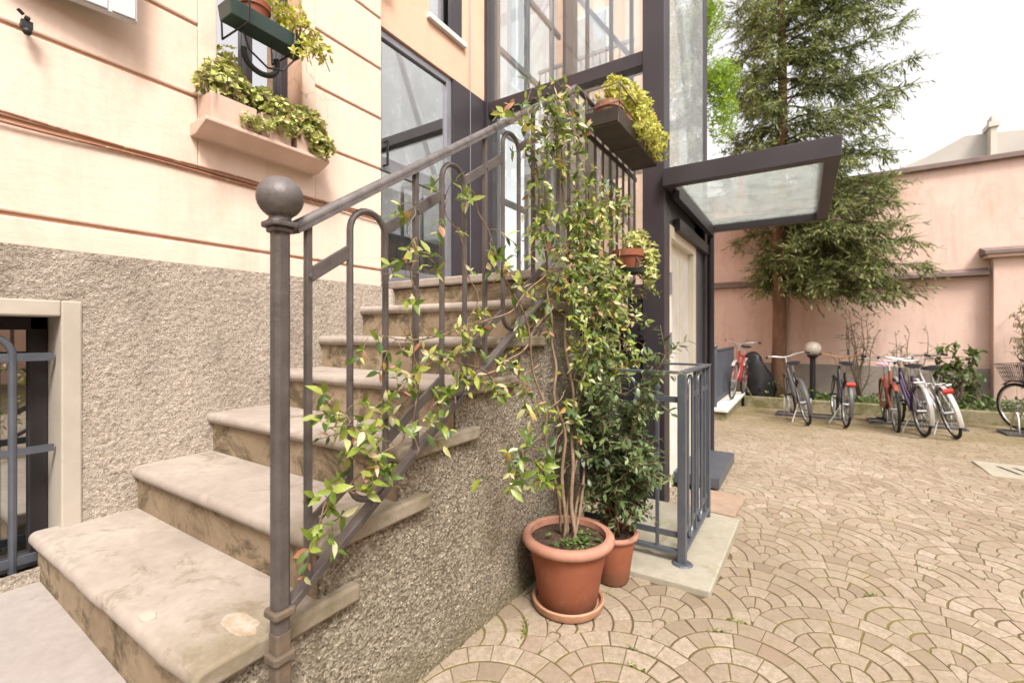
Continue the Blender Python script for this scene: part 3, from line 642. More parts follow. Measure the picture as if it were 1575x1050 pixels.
part('left_glass', 'glass', lift, [(SX0-.03, SX0-.018, SY0+.2, SY1-.05, 1.62, STOP)], 0)
part('left_frame', 'alu', lift, [(SX0-.05, SX0-.004, y, y+.05, 1.3, STOP) for y in (3.70, 4.28, 4.86)], .003)
for z in (2.55, 3.25, 4.05, 4.9): part('left_transom', 'alu', lift, [(SX0-.045, SX0-.008, 3.751, 5.1, z, z+.06)], .003)
mb = MB()
for a_, b__ in (((SX0+.1, SY1-.2, 5.5), (SX1-.2, SY1-.2, 3.55)), ((SX0+.1, SY1-.2, 3.5), (SX1-.2, SY1-.2, 1.7)), ((SX1-.07, SY0+.2, 5.3), (SX1-.07, SY1-.2, 2.5))): mb.bar(a_, b__, .05, .05)
mb.build('brace', M['alu'], lift, bevel=.003)
mb = MB()
for x, y in ((.30, 4.9), (1.0, 4.9), (.55, 5.0), (.78, 5.02)): mb.bar((x, y, -.1), (x, y, STOP), .035, .05, (0,1,0))
mb.build('guide_rail', M['shaft'], lift, bevel=.003)
car = part('lift_car', 'cream', lift, [(.10, 1.20, 3.78, 4.85, .0, .1), (.10, 1.20, 3.78, 4.85, 2.95, 3.0), (.10, .13, 3.9, 4.85, .1, 2.95), (.13, .45, 4.82, 4.85, .1, 2.95)])
part('mullion', 'alu', car, [(.42, .45, 3.76, 3.79, .1, 2.95), (.86, .89, 3.76, 3.79, .1, 2.95), (1.17,1.2,3.76,3.79,.1,2.95)])
# landing door side
dr = part('lift_door', 'cream', lift, [(SX1-.11, SX1-.06, 3.70, 4.62, .05, 2.02)], .004)
part('door_frame', 'cream', dr, [(SX1-.10, SX1-.008, 3.635, 3.72, .03, 2.10), (SX1-.10, SX1-.008, 4.60, 4.70, .03, 2.10), (SX1-.10, SX1-.008, 3.72, 4.60, 2.0, 2.10)], .003)
part('door_panel', 'sill_white', dr, [(SX1-.062, SX1-.052, 3.82, 4.12, .2, 1.9), (SX1-.062, SX1-.052, 4.22, 4.52, .2, 1.9)], .003)
for z in (1.08, 1.55): part('call_plate', 'alu', dr, [(SX1-.008, SX1+.002, 3.66, 3.70, z, z+.17)], .002)
part('cladding', 'bluegrey', lift, [(SX1-.10, SX1-.02, 4.70, 5.13, .0, 2.33), (SX1-.10, SX1-.02, SY0+.16, 5.13, 2.10, 2.33)], .003)
part('threshold', 'bluegrey', lift, [(SX1-.06, SX1+.30, 4.0, 4.95, -.02, .07)], .004)
mb = MB(); mb.tube([(SX1+.05, 5.17, -.1), (SX1+.05, 5.17, 2.3)], .035, 14); mb.lathe([(.035,.02),(.09,.0),(.10,-.05)], (SX1+.06, 5.15, -.03), 16); mb.build('downpipe', M['shaft_dark'], lift, smooth=True)
CA = SX1; CB = 2.60; ZC = 2.33
can = part('canopy', 'shaft', lift, [(CA, CB, SY0-.06, SY0+.02, ZC-.01, ZC+.12), (CA+.02, CB-.004, SY1-.07, SY1-.0, ZC-.01, ZC+.09), (CB-.09, CB-.002, SY0+.02, SY1-.07, ZC-.006, ZC+.10), (CA+.003, CA+.07, SY0+.02, SY1-.07, ZC-.006, ZC+.09)])
part('glass', 'glass_canopy', can, [(CA+.07, CB-.09, SY0+.02, SY1-.07, ZC+.055, ZC+.067)], 0)
mb = MB(); mb.bar((CA+.01, SY0+.35, 1.98+.14), (CA+.012, SY1-.1, 1.98+.14), .05, .10); mb.bar((CA+.06, SY0+.1, ZC-.04), (CA+.06, SY1-.1, ZC-.04), .05, .06); mb.build('bracket', M['shaft_dark'], can, bevel=.003)
mt_ = MB(); mt_.prism([(1.62,3.50),(2.0,3.48),(2.03,3.95),(1.66,3.98)], 'z', -.045, -.022); tag(mt_.build('doormat', M['mat'], bevel=.004), 'tan doormat lying on the paving in front of the lift door', 'doormat')

# ================================================================== SMALL RAILING BY THE LIFT
fx, fy0, fy1, fz = 1.86, 2.52, 3.27, 1.03
fe = thing('area_railing', 'low blue grey iron railing with loops around the corner of the lift shaft', 'railing', (fx, fy0, 0))
mb = MB(); mb.bar((fx, fy0, .0), (fx, fy0, fz-.01), .042, .042, (0,1,0)); mb.lathe([(.001,.028),(.045,.026),(.055,.018)], (fx, fy0, 0), 16); mb.build('post', M['bluegrey'], fe, bevel=.003)
mb = MB(); mb.bar((fx, fy1, .0), (fx, fy1, fz-.01), .036, .036, (0,1,0)); mb.build('post', M['bluegrey'], fe, bevel=.003)
mb = MB(); mb.bar((fx, fy0-.02, fz), (fx, fy1+.02, fz), .045, .014); mb.bar((1.29, fy0, fz), (fx-.024, fy0, fz), .045, .014); mb.bar((1.55, fy1, fz), (fx-.024, fy1, fz), .04, .014); mb.build('top_rail', M['bluegrey'], fe, bevel=.002)
for z, nm in ((.885, 'upper_rail'), (.165, 'lower_rail')):
    for q0, q1 in (((fx, fy0+.02), (fx, fy0+.14)), ((fx, fy0+.26), (fx, fy0+.42)), ((fx, fy0+.54), (fx, fy1-.02)), ((1.30, fy0), (1.47, fy0)), ((1.61, fy0), (fx-.02, fy0))):
        mb = MB(); mb.bar((*q0, z), (*q1, z), .010, .032); mb.build(nm, M['bluegrey'], fe, bevel=.002)
mb = MB(); mb.bar((fx, fy0, .075), (fx, fy1, .075), .034, .02); mb.bar((1.29, fy0, .075), (fx, fy0, .075), .034, .02); mb.build('bottom_rail', M['bluegrey'], fe, bevel=.002)
def ustad(mb, f, a_, b__, z0, z1, r0=.0085):
    m_ = (a_+b__)/2; r = (b__-a_)/2
    mb.tube([f(a_, z) for z in np.linspace(z0+r, z1-r, 4)]+[f(m_-r*math.cos(t), z1-r+r*math.sin(t)) for t in np.linspace(.2, math.pi-.2, 10)]+[f(b__, z) for z in np.linspace(z1-r, z0+r, 4)]+[f(m_+r*math.cos(t), z0+r-r*math.sin(t)) for t in np.linspace(.2, math.pi-.2, 10)], r0, 8, closed=True)
for f, a_, b__ in ((lambda u, z: (fx, u, z), fy0+.14, fy0+.26), (lambda u, z: (fx, u, z), fy0+.42, fy0+.54), (lambda u, z: (u, fy0, z), 1.47, 1.61)):
    mb = MB(); ustad(mb, f, a_, b__, .095, fz-.03); mb.build('loop', M['bluegrey'], fe, smooth=True)
for y in (fy0+.34, fy0+.64):
    mb = MB(); mb.bar((fx, y, .08), (fx, y, fz), .018, .018, (0,1,0)); mb.build('baluster', M['bluegrey'], fe, bevel=.002)
mb = MB(); mb.bar((1.73, fy0, .08), (1.73, fy0, fz), .018, .018, (0,1,0)); mb.build('baluster', M['bluegrey'], fe, bevel=.002)

# ================================================================== POTS AND PLANTS
def pot(root, c, r, h, rim=True, n=48, mat='terracotta', rimmat='terracotta_rim', rr=.02):
    rb = r*.76
    rb = r*.68
    mb = MB(); mb.lathe([(.001, .0), (rb*.96, .0), (rb, .008), (rb+(r*.95-rb)*.5, h*.5), (r*.95, h*.86), (r*.93, h*.86), (r*.90, h*.93)], c, n)
    p = mb.build('pot', M[mat], root, smooth=True)
    mb = MB(); prof = [(r*.92, h*.84)]+[(r*.985+rr*math.sin(t)*1.0, h-rr*1.05-rr*1.05*math.cos(t)) for t in np.linspace(.15, math.pi, 10)]+[(r*.90, h-.004), (r*.89, h*.90)]
    mb.lathe(prof, c, n*2, .004); mb.build('rim', M[rimmat], p, smooth=True)
    mb = MB(); k = 20; mb.lathe([(r*.90, h*.885), (r*.6, h*.90), (r*.3, h*.905), (.001, h*.90)], c, k); mb.build('soil', M['soil'], root, smooth=True)
    return p
# --- big pot with the climber
PC = Vector((1.497, 1.885, 0.006))
cl = thing('climbing_plant', 'pale green and reddish climber in the large terracotta pot, twining up the stair railing', 'potted plant', PC)
mb = MB(); mb.lathe([(.001,.004),(.15,.004),(.158,.012),(.163,.040),(.158,.046),(.148,.040),(.143,.016),(.001,.012)], PC, 48); mb.build('saucer', M['saucer'], cl, smooth=True)
pot(cl, PC+Vector((0,0,.014)), .19, .315, rr=.022)
stems = MB(); lv = Leaves()
base_c = PC+Vector((0,0,.29))
PX = 1.39
def path(pts, n=40, wob=.012):
    pts = [Vector(p) for p in pts]; out = []
    m = len(pts)-1
    for i in range(n+1):
        t = i/n*m; k = min(int(t), m-1); f = t-k
        p0, p1, p2, p3 = pts[max(k-1,0)], pts[k], pts[k+1], pts[min(k+2, m)]
        q = .5*((2*p1)+(p2-p0)*f+(2*p0-5*p1+4*p2-p3)*f*f+(3*p1-p0-3*p2+p3)*f**3)
        out.append(q+Vector((math.sin(i*.9+len(stems.v))*wob, math.cos(i*.7+len(stems.v)*.3)*wob, 0)) if 0 < i < n else q)
    return out
def P_(px, py, X=PX): return atX(px, py, X)
SEGS = []
def grow(pts, r0, r1, leafy=(0,1), dens=1.0, l=.055, n=40, wob=.010):
    ps = path(pts, n, wob); stems.tube(ps, [r0+(r1-r0)*i/n for i in range(n+1)], 6)
    SEGS.append(ps)
    for i in range(n):
        t = i/n
        if t < leafy[0] or t > leafy[1]: continue
        if random.random() < dens*.68:
            d = (ps[i+1]-ps[i]); d.normalize(); side = (rv()+Vector((.55,-.25,.15))).normalized()
            tip = ps[i]+side*random.uniform(.015, .07)
            stems.tube([ps[i], (ps[i]+tip)/2+Vector((0,0,.006)), tip], .0012, 4)
            if random.random() < .6:
                dd = (tip-ps[i]).normalized(); e_ = tip+dd*random.uniform(.02,.06)+Vector((0,0,-random.uniform(0,.04))); stems.tube([tip, (tip+e_)/2, e_], .001, 4)
                for q_ in range(3):
                    pq = tip.lerp(e_, q_/2.2); sx_ = dd.cross(rv()).normalized()
                    for s2 in (1, -1):
                        if random.random() < .8: ll = l*random.uniform(.45, 1.15); lv.add(pq, sx_*s2+dd*.7+Vector((0,0,-.25)), Vector((.5,-.5,.8))+rv()*.6, ll, ll*random.uniform(.34,.5))
                continue
            whorl(lv, tip, side+Vector((.2,-.2,-.05)), random.choice((2,3,4,5,5)), l*random.uniform(.5,1.12), random.uniform(.34,.52))
B = lambda dx, dy: base_c+Vector((dx, dy, 0))
# trunk bundle up the pillar
grow([B(-.02,-.01), P_(868,700,1.46), P_(855,600,1.42), P_(850,520), P_(842,440), P_(832,330,1.37), P_(815,210,1.36)], .009, .004, (.5,1), .8)
grow([B(.03,.0), P_(880,720,1.47), P_(880,610,1.42), P_(868,480), P_(872,380,1.37), P_(865,260,1.36), P_(850,170,1.36)], .010, .004, (.35,1), 1.0)
grow([B(.0,.03), P_(905,700,1.47), P_(925,600,1.44), P_(915,500), P_(920,400,1.38), P_(905,300), P_(880,200)], .008, .003, (.25,1), 1.2)
grow([B(-.04,.02), P_(845,690,1.46), P_(828,590,1.42), P_(800,470), P_(770,420), P_(745,340), P_(720,290)], .007, .002, (.45,1), .8)
grow([B(.02,.03), P_(915,640,1.46), P_(950,540,1.44), P_(935,460,1.42), P_(925,370,1.38), P_(950,290,1.36)], .007, .003, (.15,1), 1.5)
grow([B(-.02,.03), P_(890,640,1.46), P_(900,540,1.44), P_(940,470,1.42), P_(985,420,1.40)], .006, .002, (.2,.9), 1.4)
# along the rails, down the stairs
grow([P_(850,470), P_(800,540), P_(750,575), P_(700,600), P_(650,640), P_(600,690), P_(550,735), P_(490,795)], .005, .0018, (0,1), .9, .046, 64)
grow([P_(840,420), P_(780,480), P_(720,500), P_(660,520), P_(600,520), P_(570,505)], .004, .0015, (0,1), .75, .042, 44)
grow([P_(830,560,1.40), P_(780,590,1.4), P_(720,560), P_(660,560), P_(610,600), P_(560,640), P_(505,660)], .004, .0015, (.1,1), .8, .044, 54)
grow([P_(640,700), P_(638,600), P_(634,500), P_(638,420), P_(632,350), P_(640,310)], .003, .0014, (0,1), .35, .038)
grow([P_(700,620), P_(710,540), P_(730,450), P_(690,330), P_(685,300)], .003, .0014, (.2,1), .45, .045)
grow([P_(640,425), P_(610,425), P_(585,420)], .002, .001, (0,1), .55, .05, 16)
grow([P_(640,365), P_(665,410), P_(655,420)], .002, .001, (0,1), .5, .05, 14)
grow([P_(560,720), P_(545,680), P_(530,640), P_(500,610)], .003, .0012, (0,1), .8, .046, 26)
grow([P_(550,760), P_(520,740), P_(495,800), P_(470,820)], .003, .0012, (.3,1), .6, .044, 18)
# hanging low near the wall and pot
grow([P_(860,640,1.44), P_(820,680,1.45), P_(790,720,1.46), P_(775,735,1.47)], .003, .0012, (.4,1), 1.4, .06, 24)
grow([P_(865,660,1.46), P_(840,720,1.48), P_(820,745,1.5)], .003, .0012, (.4,1), 1.5, .06, 20)
grow([P_(870,600,1.42), P_(830,640,1.44), P_(815,600,1.44), P_(790,575,1.42)], .003, .0012, (.2,1), 1.0, .06, 24)
# the mass over the landing railing
for q in range(32):
    x_, y_ = random.uniform(800, 965), random.uniform(180, 470)
    if y_ < 520-(x_-740)*1.6 and x_ < 830 and random.random() < .4: continue
    if x_ > 890 and y_ < 250 or x_ > 925 and 350 < y_ < 440: continue
    grow([P_(x_, y_, random.uniform(1.34,1.42)), P_(x_+random.uniform(-30,25), y_+random.uniform(-50,50), random.uniform(1.34,1.42)), P_(x_+random.uniform(-45,35), y_+random.uniform(-60,60), random.uniform(1.35,1.44))], .0022, .001, (0,1), 1.1, .048, 16)
for q in range(26):
    x_, y_ = random.uniform(885, 985), random.uniform(420, 600)
    grow([P_(x_, y_, 1.40), P_(x_+random.uniform(-30,30), y_+random.uniform(-30,40), 1.43), P_(x_+random.uniform(-45,45), y_+random.uniform(-30,70), 1.46)], .0022, .001, (0,1), 1.3, .05, 15)
for q in range(22):
    x_, y_ = random.uniform(865, 935), random.uniform(300, 440)
    grow([P_(x_, y_, 1.39), P_(x_+random.uniform(-20,25), y_+random.uniform(-30,40), 1.40), P_(x_+random.uniform(-30,35), y_+random.uniform(-20,50), 1.42)], .002, .001, (0,1), 1.3, .045, 14)
sts = stems.build('stem', M['stem'], cl, smooth='all', fixn=False)
lv.build('foliage', M['climber'], cl)
lw = Leaves()
for q in range(46):
    a_ = random.uniform(0, 6.28); r_ = random.uniform(.05, .145); a_ = random.gauss(-.2, .8)
    whorl(lw, base_c+Vector((r_*math.cos(a_), r_*math.sin(a_), .006+random.uniform(0,.035))), (0,0,1), 4, .02, .6)
lw.build('weed', M['ivy'], cl)
# --- second pot with the dark shrub
QC = Vector((1.588, 2.215, .0))
ps_ = thing('potted_shrub', 'dark green glossy shrub in the smaller terracotta pot behind the large one', 'potted plant', QC)
pot(ps_, QC, .118, .245, rr=.013, n=40)
st2 = MB(); lp = Leaves()
for q in range(15):
    a_ = q*.7; b0 = QC+Vector((.03*math.cos(a_), .03*math.sin(a_), .23))
    tp = Vector((random.uniform(1.45, 1.90), random.uniform(2.02, 2.46), random.choice((random.uniform(.5, 1.0), random.uniform(.6, 1.22)))))
    ps = [b0+(tp-b0)*t+Vector((.02*math.sin(5*t+q), .02*math.cos(4*t+q), .05*math.sin(3.14*t))) for t in np.linspace(0, 1, 14)]
    st2.tube(ps, [.006-.0045*i/13 for i in range(14)], 6)
    for k in range(3, 14):
        for _ in range(4):
            d = (rv()+Vector((0,0,.25))).normalized(); ln = random.uniform(.05, .16); p1 = ps[k]+d*ln
            p1.x = min(p1.x, 1.97)
            st2.tube([ps[k], (ps[k]+p1)/2+Vector((0,0,.01)), p1], .0013, 4)
            for m_ in range(7):
                pp = ps[k]+(p1-ps[k])*((m_+1.5)/8); s_ = d.cross(rv()).normalized()
                l_ = random.uniform(.030, .052); lp.add(pp, s_+d*.5, Vector((0,0,1))+rv()*.5, l_, l_*.5)
st2.build('stem', M['stem'], ps_, smooth='all', fixn=False); lp.build('foliage', M['privet'], ps_, fold=.15, droop=.12)

def tuft(lv, c, n, rx, ry, rz, l, asp=.45, nl=5, up=.5):
    for _ in range(n):
        v = rv(); k = random.random()**.4; p = Vector(c)+Vector((v.x*rx*k, v.y*ry*k, v.z*rz*k))
        whorl(lv, p, v+Vector((0,0,up)), nl, l, asp, .8)
def boxpot(mb, x0, x1, y0, y1, z0, z1, fl=.012, th=.008):
    o = [(x0,y0),(x1,y0),(x1,y1),(x0,y1)]; O = [(x0-fl,y0-fl),(x1+fl,y0-fl),(x1+fl,y1+fl),(x0-fl,y1+fl)]; I = [(x0-fl+th,y0-fl+th),(x1+fl-th,y0-fl+th),(x1+fl-th,y1+fl-th),(x0-fl+th,y1+fl-th)]
    mb.add([(a,b,z0) for a,b in o]+[(a,b,z1) for a,b in O]+[(a,b,z1) for a,b in I]+[(a,b,z1-.03) for a,b in I],
           [(3,2,1,0)]+[(i,(i+1)%4,4+(i+1)%4,4+i) for i in range(4)]+[(4+i,4+(i+1)%4,8+(i+1)%4,8+i) for i in range(4)]+[(8+i,8+(i+1)%4,12+(i+1)%4,12+i) for i in range(4)]+[(12,13,14,15)])
# --- boxes on the window sill
for y0, y1, lab, nt_ in ((.995, 1.215, 'pale pink plaster planter box at the left end of the window sill', 42), (1.225, 1.40, 'pale pink planter box in the middle of the window sill', 52), (1.41, 1.585, 'pale pink planter box at the right end of the window sill, plants spilling over', 66)):
    t = thing('planter_box', lab, 'planter', (.08, (y0+y1)/2, 2.213), 'planter boxes on the window sill')
    mb = MB(); boxpot(mb, .015, .135, y0+.012, y1-.012, 2.213, 2.335, .006); mb.build('box', M['pinkbox'], t, bevel=.003)
    l_ = Leaves(); ym = (y0+y1)/2
    tuft(l_, (.06, ym, 2.40), nt_*3, .085, .13, .09, .030, .66, 7)
    if y0 > 1.0: tuft(l_, (.14, ym+.02, 2.33), int(nt_*1.6), .05, .10, .08, .028, .66, 7)
    if y0 > 1.4: tuft(l_, (.15, ym+.05, 2.27), 70, .04, .09, .06, .027, .66, 7)
    if y0 < 1.0: tuft(l_, (.03, ym+.02, 2.48), 100, .07, .10, .07, .030, .6, 6); tuft(l_, (.16, ym+.10, 2.26), 34, .02, .09, .03, .025, .66, 6)
    if 1.0 < y0 < 1.3: tuft(l_, (.03, ym, 2.44), 60, .07, .10, .06, .030, .6, 6)
    l_.build('foliage', M['succulent'], t, droop=.0, fold=.35)
    s_ = MB()
    for q in range(26):
        b0 = Vector((random.uniform(.03,.12), random.uniform(y0+.03, y1-.03), 2.31)); e = b0+Vector((random.uniform(-.05,.09), random.uniform(-.06,.06), random.uniform(-.04,.14))); s_.tube([b0, (b0+e)/2+Vector((.015,0,.03)), e], .0028, 5)
    s_.build('stem', M['stem'], t, fixn=False)
# --- green window box on its iron holder, a terracotta pot in it
gb = thing('window_box', 'dark green plastic window box on an iron bracket in front of the window', 'planter', (.16, 1.24, 2.69))
mb = MB(); boxpot(mb, .095, .200, 1.06, 1.435, 2.70, 2.772, .008); mb.build('box', M['green_plastic'], gb, bevel=.003)
mb = MB()
for y in (1.12, 1.37): mb.tube([(-.02, y, 2.80), (-.01, y, 2.685), (.235, y, 2.68), (.245, y, 2.79)], .005, 6)
mb.tube([(.10, 1.25+.085*math.cos(t)*1.0, 2.62+.075*math.sin(t)) for t in np.linspace(math.pi*.95, math.pi*2.15, 16)], .014, 8)
mb.tube([(.16, 1.13, 2.685), (.16, 1.16, 2.60), (.16, 1.25, 2.555), (.16, 1.33, 2.58), (.17, 1.40, 2.68)], .005, 6); mb.build('bracket', M['black'], gb, smooth=True)
g2 = thing('potted_flower', 'orange clay pot with yellow green plant in the green window box', 'potted plant', (.15, 1.17, 2.745))
mb = MB(); mb.lathe([(.001,0),(.045,0),(.066,.085),(.072,.085),(.073,.115),(.064,.115),(.062,.09),(.001,.09)], (.15,1.19,2.72), 28); mb.build('pot', M['terracotta'], g2, smooth=True)
l_ = Leaves(); tuft(l_, (.15,1.20,2.91), 60, .10, .13, .08, .034, .5, 5); l_.build('foliage', M['yellow_leaf'], g2)
g3 = thing('trailing_plant', 'yellow green trailing plant hanging over the end of the green window box', 'plant', (.16, 1.37, 2.75))
l_ = Leaves(); tuft(l_, (.16,1.36,2.87), 40, .08, .08, .09, .034, .5, 5); tuft(l_, (.22,1.43,2.78), 40, .06, .09, .09, .032, .5, 5); tuft(l_, (.24,1.50,2.72), 14, .04, .05, .05, .032, .5, 5); tuft(l_, (.24,1.38,2.67), 12, .03, .05, .05, .03, .5, 5); l_.build('foliage', M['yellow_leaf'], g3)
s_ = MB()
for q in range(9):
    b0 = Vector((.16, 1.36+q*.008, 2.76)); e = Vector((.24+random.uniform(-.03,.04), 1.36+q*.02, 2.68+random.uniform(-.05,.1))); s_.tube([b0, (b0+e)/2+Vector((.03,0,.07)), e], .003, 5)
s_.build('stem', M['stem'], g3, fixn=False)
# --- long tray hung outside the landing railing
hp = thing('hanging_planter', 'dark metal planter tray hanging on the landing railing', 'planter', (1.45, 2.85, 2.40))
TY0, TY1, TZ0 = 2.40, 3.20, 2.40
mb = MB(); boxpot(mb, 1.372, 1.548, TY0, TY1, TZ0, TZ0+.075, .010, .004); mb.build('tray', M['tray'], hp, bevel=.002)
mb = MB()
for z in (TZ0+.20, TZ0+.10): mb.tube([(1.37, TY0-.005, z), (1.56, TY0-.005, z), (1.56, TY1+.005, z), (1.37, TY1+.005, z)], .004, 6)
for y in np.linspace(TY0+.01, TY1-.01, 3): mb.tube([(1.345, y, LZ+.005), (1.36, y, LZ-.02), (1.37, y, TZ0-.004), (1.548, y, TZ0-.004), (1.562, y, TZ0+.20)], .004, 6)
mb.tube([(1.565, 2.78, TZ0+.20), (1.568, 2.78, TZ0-.02), (1.568, 2.84, TZ0-.02), (1.565, 2.84, TZ0+.19)], .0035, 6)
mb.build('wire_frame', M['iron_rust'], hp, smooth=True)
for i, (y, lab, n1) in enumerate(((2.50, 'clay pot with yellow green succulent at the near end of the hanging tray', 40), (2.70, 'clay pot second from the near end of the hanging tray, overgrown', 64), (2.90, 'clay pot third along the hanging tray, overgrown by succulents', 72), (3.10, 'clay pot at the far end of the hanging tray, trailing yellow leaves', 64))):
    t = thing('potted_succulent', lab, 'potted plant', (1.46, y, TZ0+.012), 'pots in the hanging tray')
    mb = MB(); mb.lathe([(.001,0),(.055,0),(.074,.10),(.080,.10),(.081,.135),(.072,.135),(.070,.11),(.001,.11)], (1.46,y,TZ0+.012), 28); mb.build('pot', M['terra_old'], t, smooth=True)
    l_ = Leaves()
    if i == 0: tuft(l_, (1.47,y+.05,TZ0+.24), 60, .06, .07, .11, .032, .5, 6); tuft(l_, (1.42,y-.04,TZ0+.18), 10, .03, .05, .03, .02, .55, 6)
    else: tuft(l_, (1.49,y,TZ0+.25+.03*(i==2)), int(n1*1.7), .10, .13, .13, .034, .5, 6); tuft(l_, (1.58,y+.02,TZ0+.12), n1, .05, .12, .11, .032, .5, 6)
    l_.build('foliage', M['yellow_leaf'], t)
    s_ = MB()
    for q in range(14):
        b0 = Vector((1.46, y, TZ0+.12)); e = Vector((1.49,y,TZ0+.17))+rv()*.11; s_.tube([b0, (b0+e)/2+Vector((0,0,.03)), e], .0025, 5)
    s_.build('stem', M['stem'], t, fixn=False)
# --- clay pot on a green saucer at the landing's edge
lp_ = atX(966, 418, 1.44)
sp = thing('potted_sedum', 'clay pot with pale trailing succulent on a green saucer outside the landing railing', 'potted plant', lp_)
mb = MB(); mb.lathe([(.001,0),(.060,0),(.090,.095),(.098,.095),(.101,.135),(.089,.135),(.087,.105),(.001,.105)], lp_, 32); mb.build('pot', M['terracotta'], sp, smooth=True)
mb = MB(); mb.lathe([(.001,-.012),(.095,-.012),(.112,.012),(.106,.014),(.09,-.002),(.001,-.002)], lp_, 32); mb.build('saucer', M['green_plastic'], sp, smooth=True)
mb = MB(); mb.tube([lp_+Vector(v) for v in ((.06,-.05,.11),(.085,-.045,.05),(.075,-.03,-.03),(.09,.02,-.045),(.10,.05,-.02),(.075,.06,.03))], .006, 6); mb.tube([lp_+Vector(v) for v in ((-.10,.0,-.016),(.08,.0,-.016))], .006, 6); mb.build('wire_holder', M['iron_rust'], sp, smooth=True)
l_ = Leaves(); tuft(l_, lp_+Vector((.03,.05,.19)), 100, .09, .11, .08, .034, .42, 6); tuft(l_, lp_+Vector((.10,.12,.09)), 100, .055, .075, .12, .034, .42, 6); tuft(l_, lp_+Vector((.11,.11,-.02)), 40, .045, .06, .07, .032, .42, 6); l_.build('foliage', M['succulent'], sp)

# moss and weeds in the paving joints
mo = Leaves()
for q in range(420):
    x, y = random.uniform(1.4, 3.6), random.uniform(1.15, 4.0)
    if random.random() < .35: x, y = random.uniform(1.35, 2.0), random.uniform(1.2, 2.1); 
    jr = round((y-y_org)/FR); cx = x_org+round((x-x_org)/(2*FR)-(.5 if jr % 2 else 0))*2*FR+(.5 if jr % 2 else 0)*2*FR; cy = y_org+jr*FR
    a_ = random.uniform(-1.5, 1.5); r_ = random.choice(RINGS); x, y = cx+r_*math.sin(a_), cy+r_*math.cos(a_)
    if x < 1.32 or (x < 2.06 and 2.27 < y < 3.4): continue
    if (x-1.497)**2+(y-1.885)**2 < .035 : continue
    big = random.random() < .05
    for _ in range(26 if big else 7):
        dd = random.gauss(0, .02 if big else .010); ll = random.uniform(.008, .024 if big else .012)
        mo.add((x+dd*math.cos(a_), y-dd*math.sin(a_)+random.gauss(0,.003), zg(x,y)-.008), rv()+Vector((0,0,1.0)), rv(), ll, ll*.5)
tag(mo.build('moss', M['moss']), kind='stuff', label='small moss and weeds growing in the paving joints', cat='moss')

# ================================================================== COURTYARD BACKGROUND
WYB = 12.1
yw = thing('courtyard_wall', 'tall salmon pink boundary wall with dark coping and ledge at the back', 'wall', (4, WYB, -.3))
mb = MB(); mb.box(-3, 30, WYB, WYB+.3, .59, 4.5); mb.build('wall', M['yard_wall'], yw)
mb = MB(); mb.box(-3, 30, WYB-.04, WYB+.25, -.4, .59); mb.build('plinth', M['yard_plinth'], yw, bevel=.01)
mb = MB(); mb.box(-3, 30, WYB-.10, WYB+.4, 4.5, 4.60); mb.build('coping', M['coping'], yw, bevel=.01)
mb = MB(); mb.prism([(WYB-.002, 2.50), (WYB-.16, 2.42), (WYB-.16, 2.36), (WYB-.002, 2.34)], 'x', -3, 5.34); mb.prism([(WYB-.002, 2.50), (WYB-.16, 2.42), (WYB-.16, 2.36), (WYB-.002, 2.34)], 'x', 5.85, 30); mb.build('ledge', M['coping'], yw)
for x0, x1 in ((5.37, 5.82), (1.92, 2.1)):
    z1 = 2.66 if x0 > 5 else 4.5
    mb = MB(); mb.box(x0, x1, WYB-(.20 if x0 > 5 else .05), WYB+.1, -.35, z1); pp = mb.build('pilaster', M['yard_wall'], yw, bevel=.008)
    if x0 > 5:
        mb = MB(); mb.box(x0-.10, x1+.10, WYB-.30, WYB-.002, 2.66, 2.72); mb.build('moulding', M['yard_wall'], pp, bevel=.008)
        mb = MB(); mb.prism([(WYB-.34, 2.72), (WYB-.34, 2.78), (WYB-.002, 2.88), (WYB-.002, 2.72)], 'x', x0-.14, x1+.14); mb.build('cap', M['coping'], pp)
kb = MB(); kb.box(1.36, 20, 10.62, 10.76, -.4, -.045); tag(kb.build('bed_kerb', M['kerb'], bevel=.012), 'mossy concrete kerb along the front of the planting bed', 'kerb')
# raised platform with railing at the left
pf = thing('raised_platform', 'low stone edged platform carrying the dark fence and the red bicycle', 'platform', (1, 9.4, -.25))
mb = MB(); mb.box(-.6, 1.30, 8.22, 12.0, -.4, -.045); mb.build('base', M['kerb'], pf, bevel=.01)
mb = MB(); mb.box(-.62, 1.36, 8.18, 10.90, -.045, .01); mb.build('coping', M['sill_white'], pf, bevel=.008)
yf = thing('yard_fence', 'dark grey iron fence with a ball topped end post on the platform', 'fence', (1.14, 8.35, .01))
mb = MB(); mb.tube([(1.14,8.35,.01),(1.14,8.35,1.0)], .036, 12); mb.ball((1.14,8.35,1.035), .045, 14); mb.build('post', M['bluegrey'], yf, smooth=True)
mb = MB(); mb.bar((1.14,8.35,.97), (1.14,10.85,.97), .04, .03); mb.bar((1.14,8.35,.12), (1.14,10.85,.12), .03, .03); mb.build('rail', M['bluegrey'], yf)
for k in range(22):
    mb = MB(); y = 8.47+k*.11; mb.tube([(1.14,y,.06),(1.14,y,.96)], .011, 6); mb.build('picket', M['bluegrey'], yf)
mb = MB(); pts = []
tarp = MB(); rings = []
for i, (z, rx, ry) in enumerate([(-.10,.26,.22),(.1,.27,.23),(.35,.24,.2),(.62,.2,.16),(.78,.15,.12),(.86,.08,.07),(.88,.01,.01)]):
    for j in range(20):
        a_ = j*2*math.pi/20; k_ = 1+.14*math.sin(3*a_+i)+.10*math.sin(7*a_+2*i); tarp.v.append((1.62+rx*k_*math.cos(a_)-.12*(z > .5), 11.02+ry*k_*math.sin(a_), z))
for i in range(6):
    for j in range(20): tarp.f.append((i*20+j, i*20+(j+1) % 20, (i+1)*20+(j+1) % 20, (i+1)*20+j))
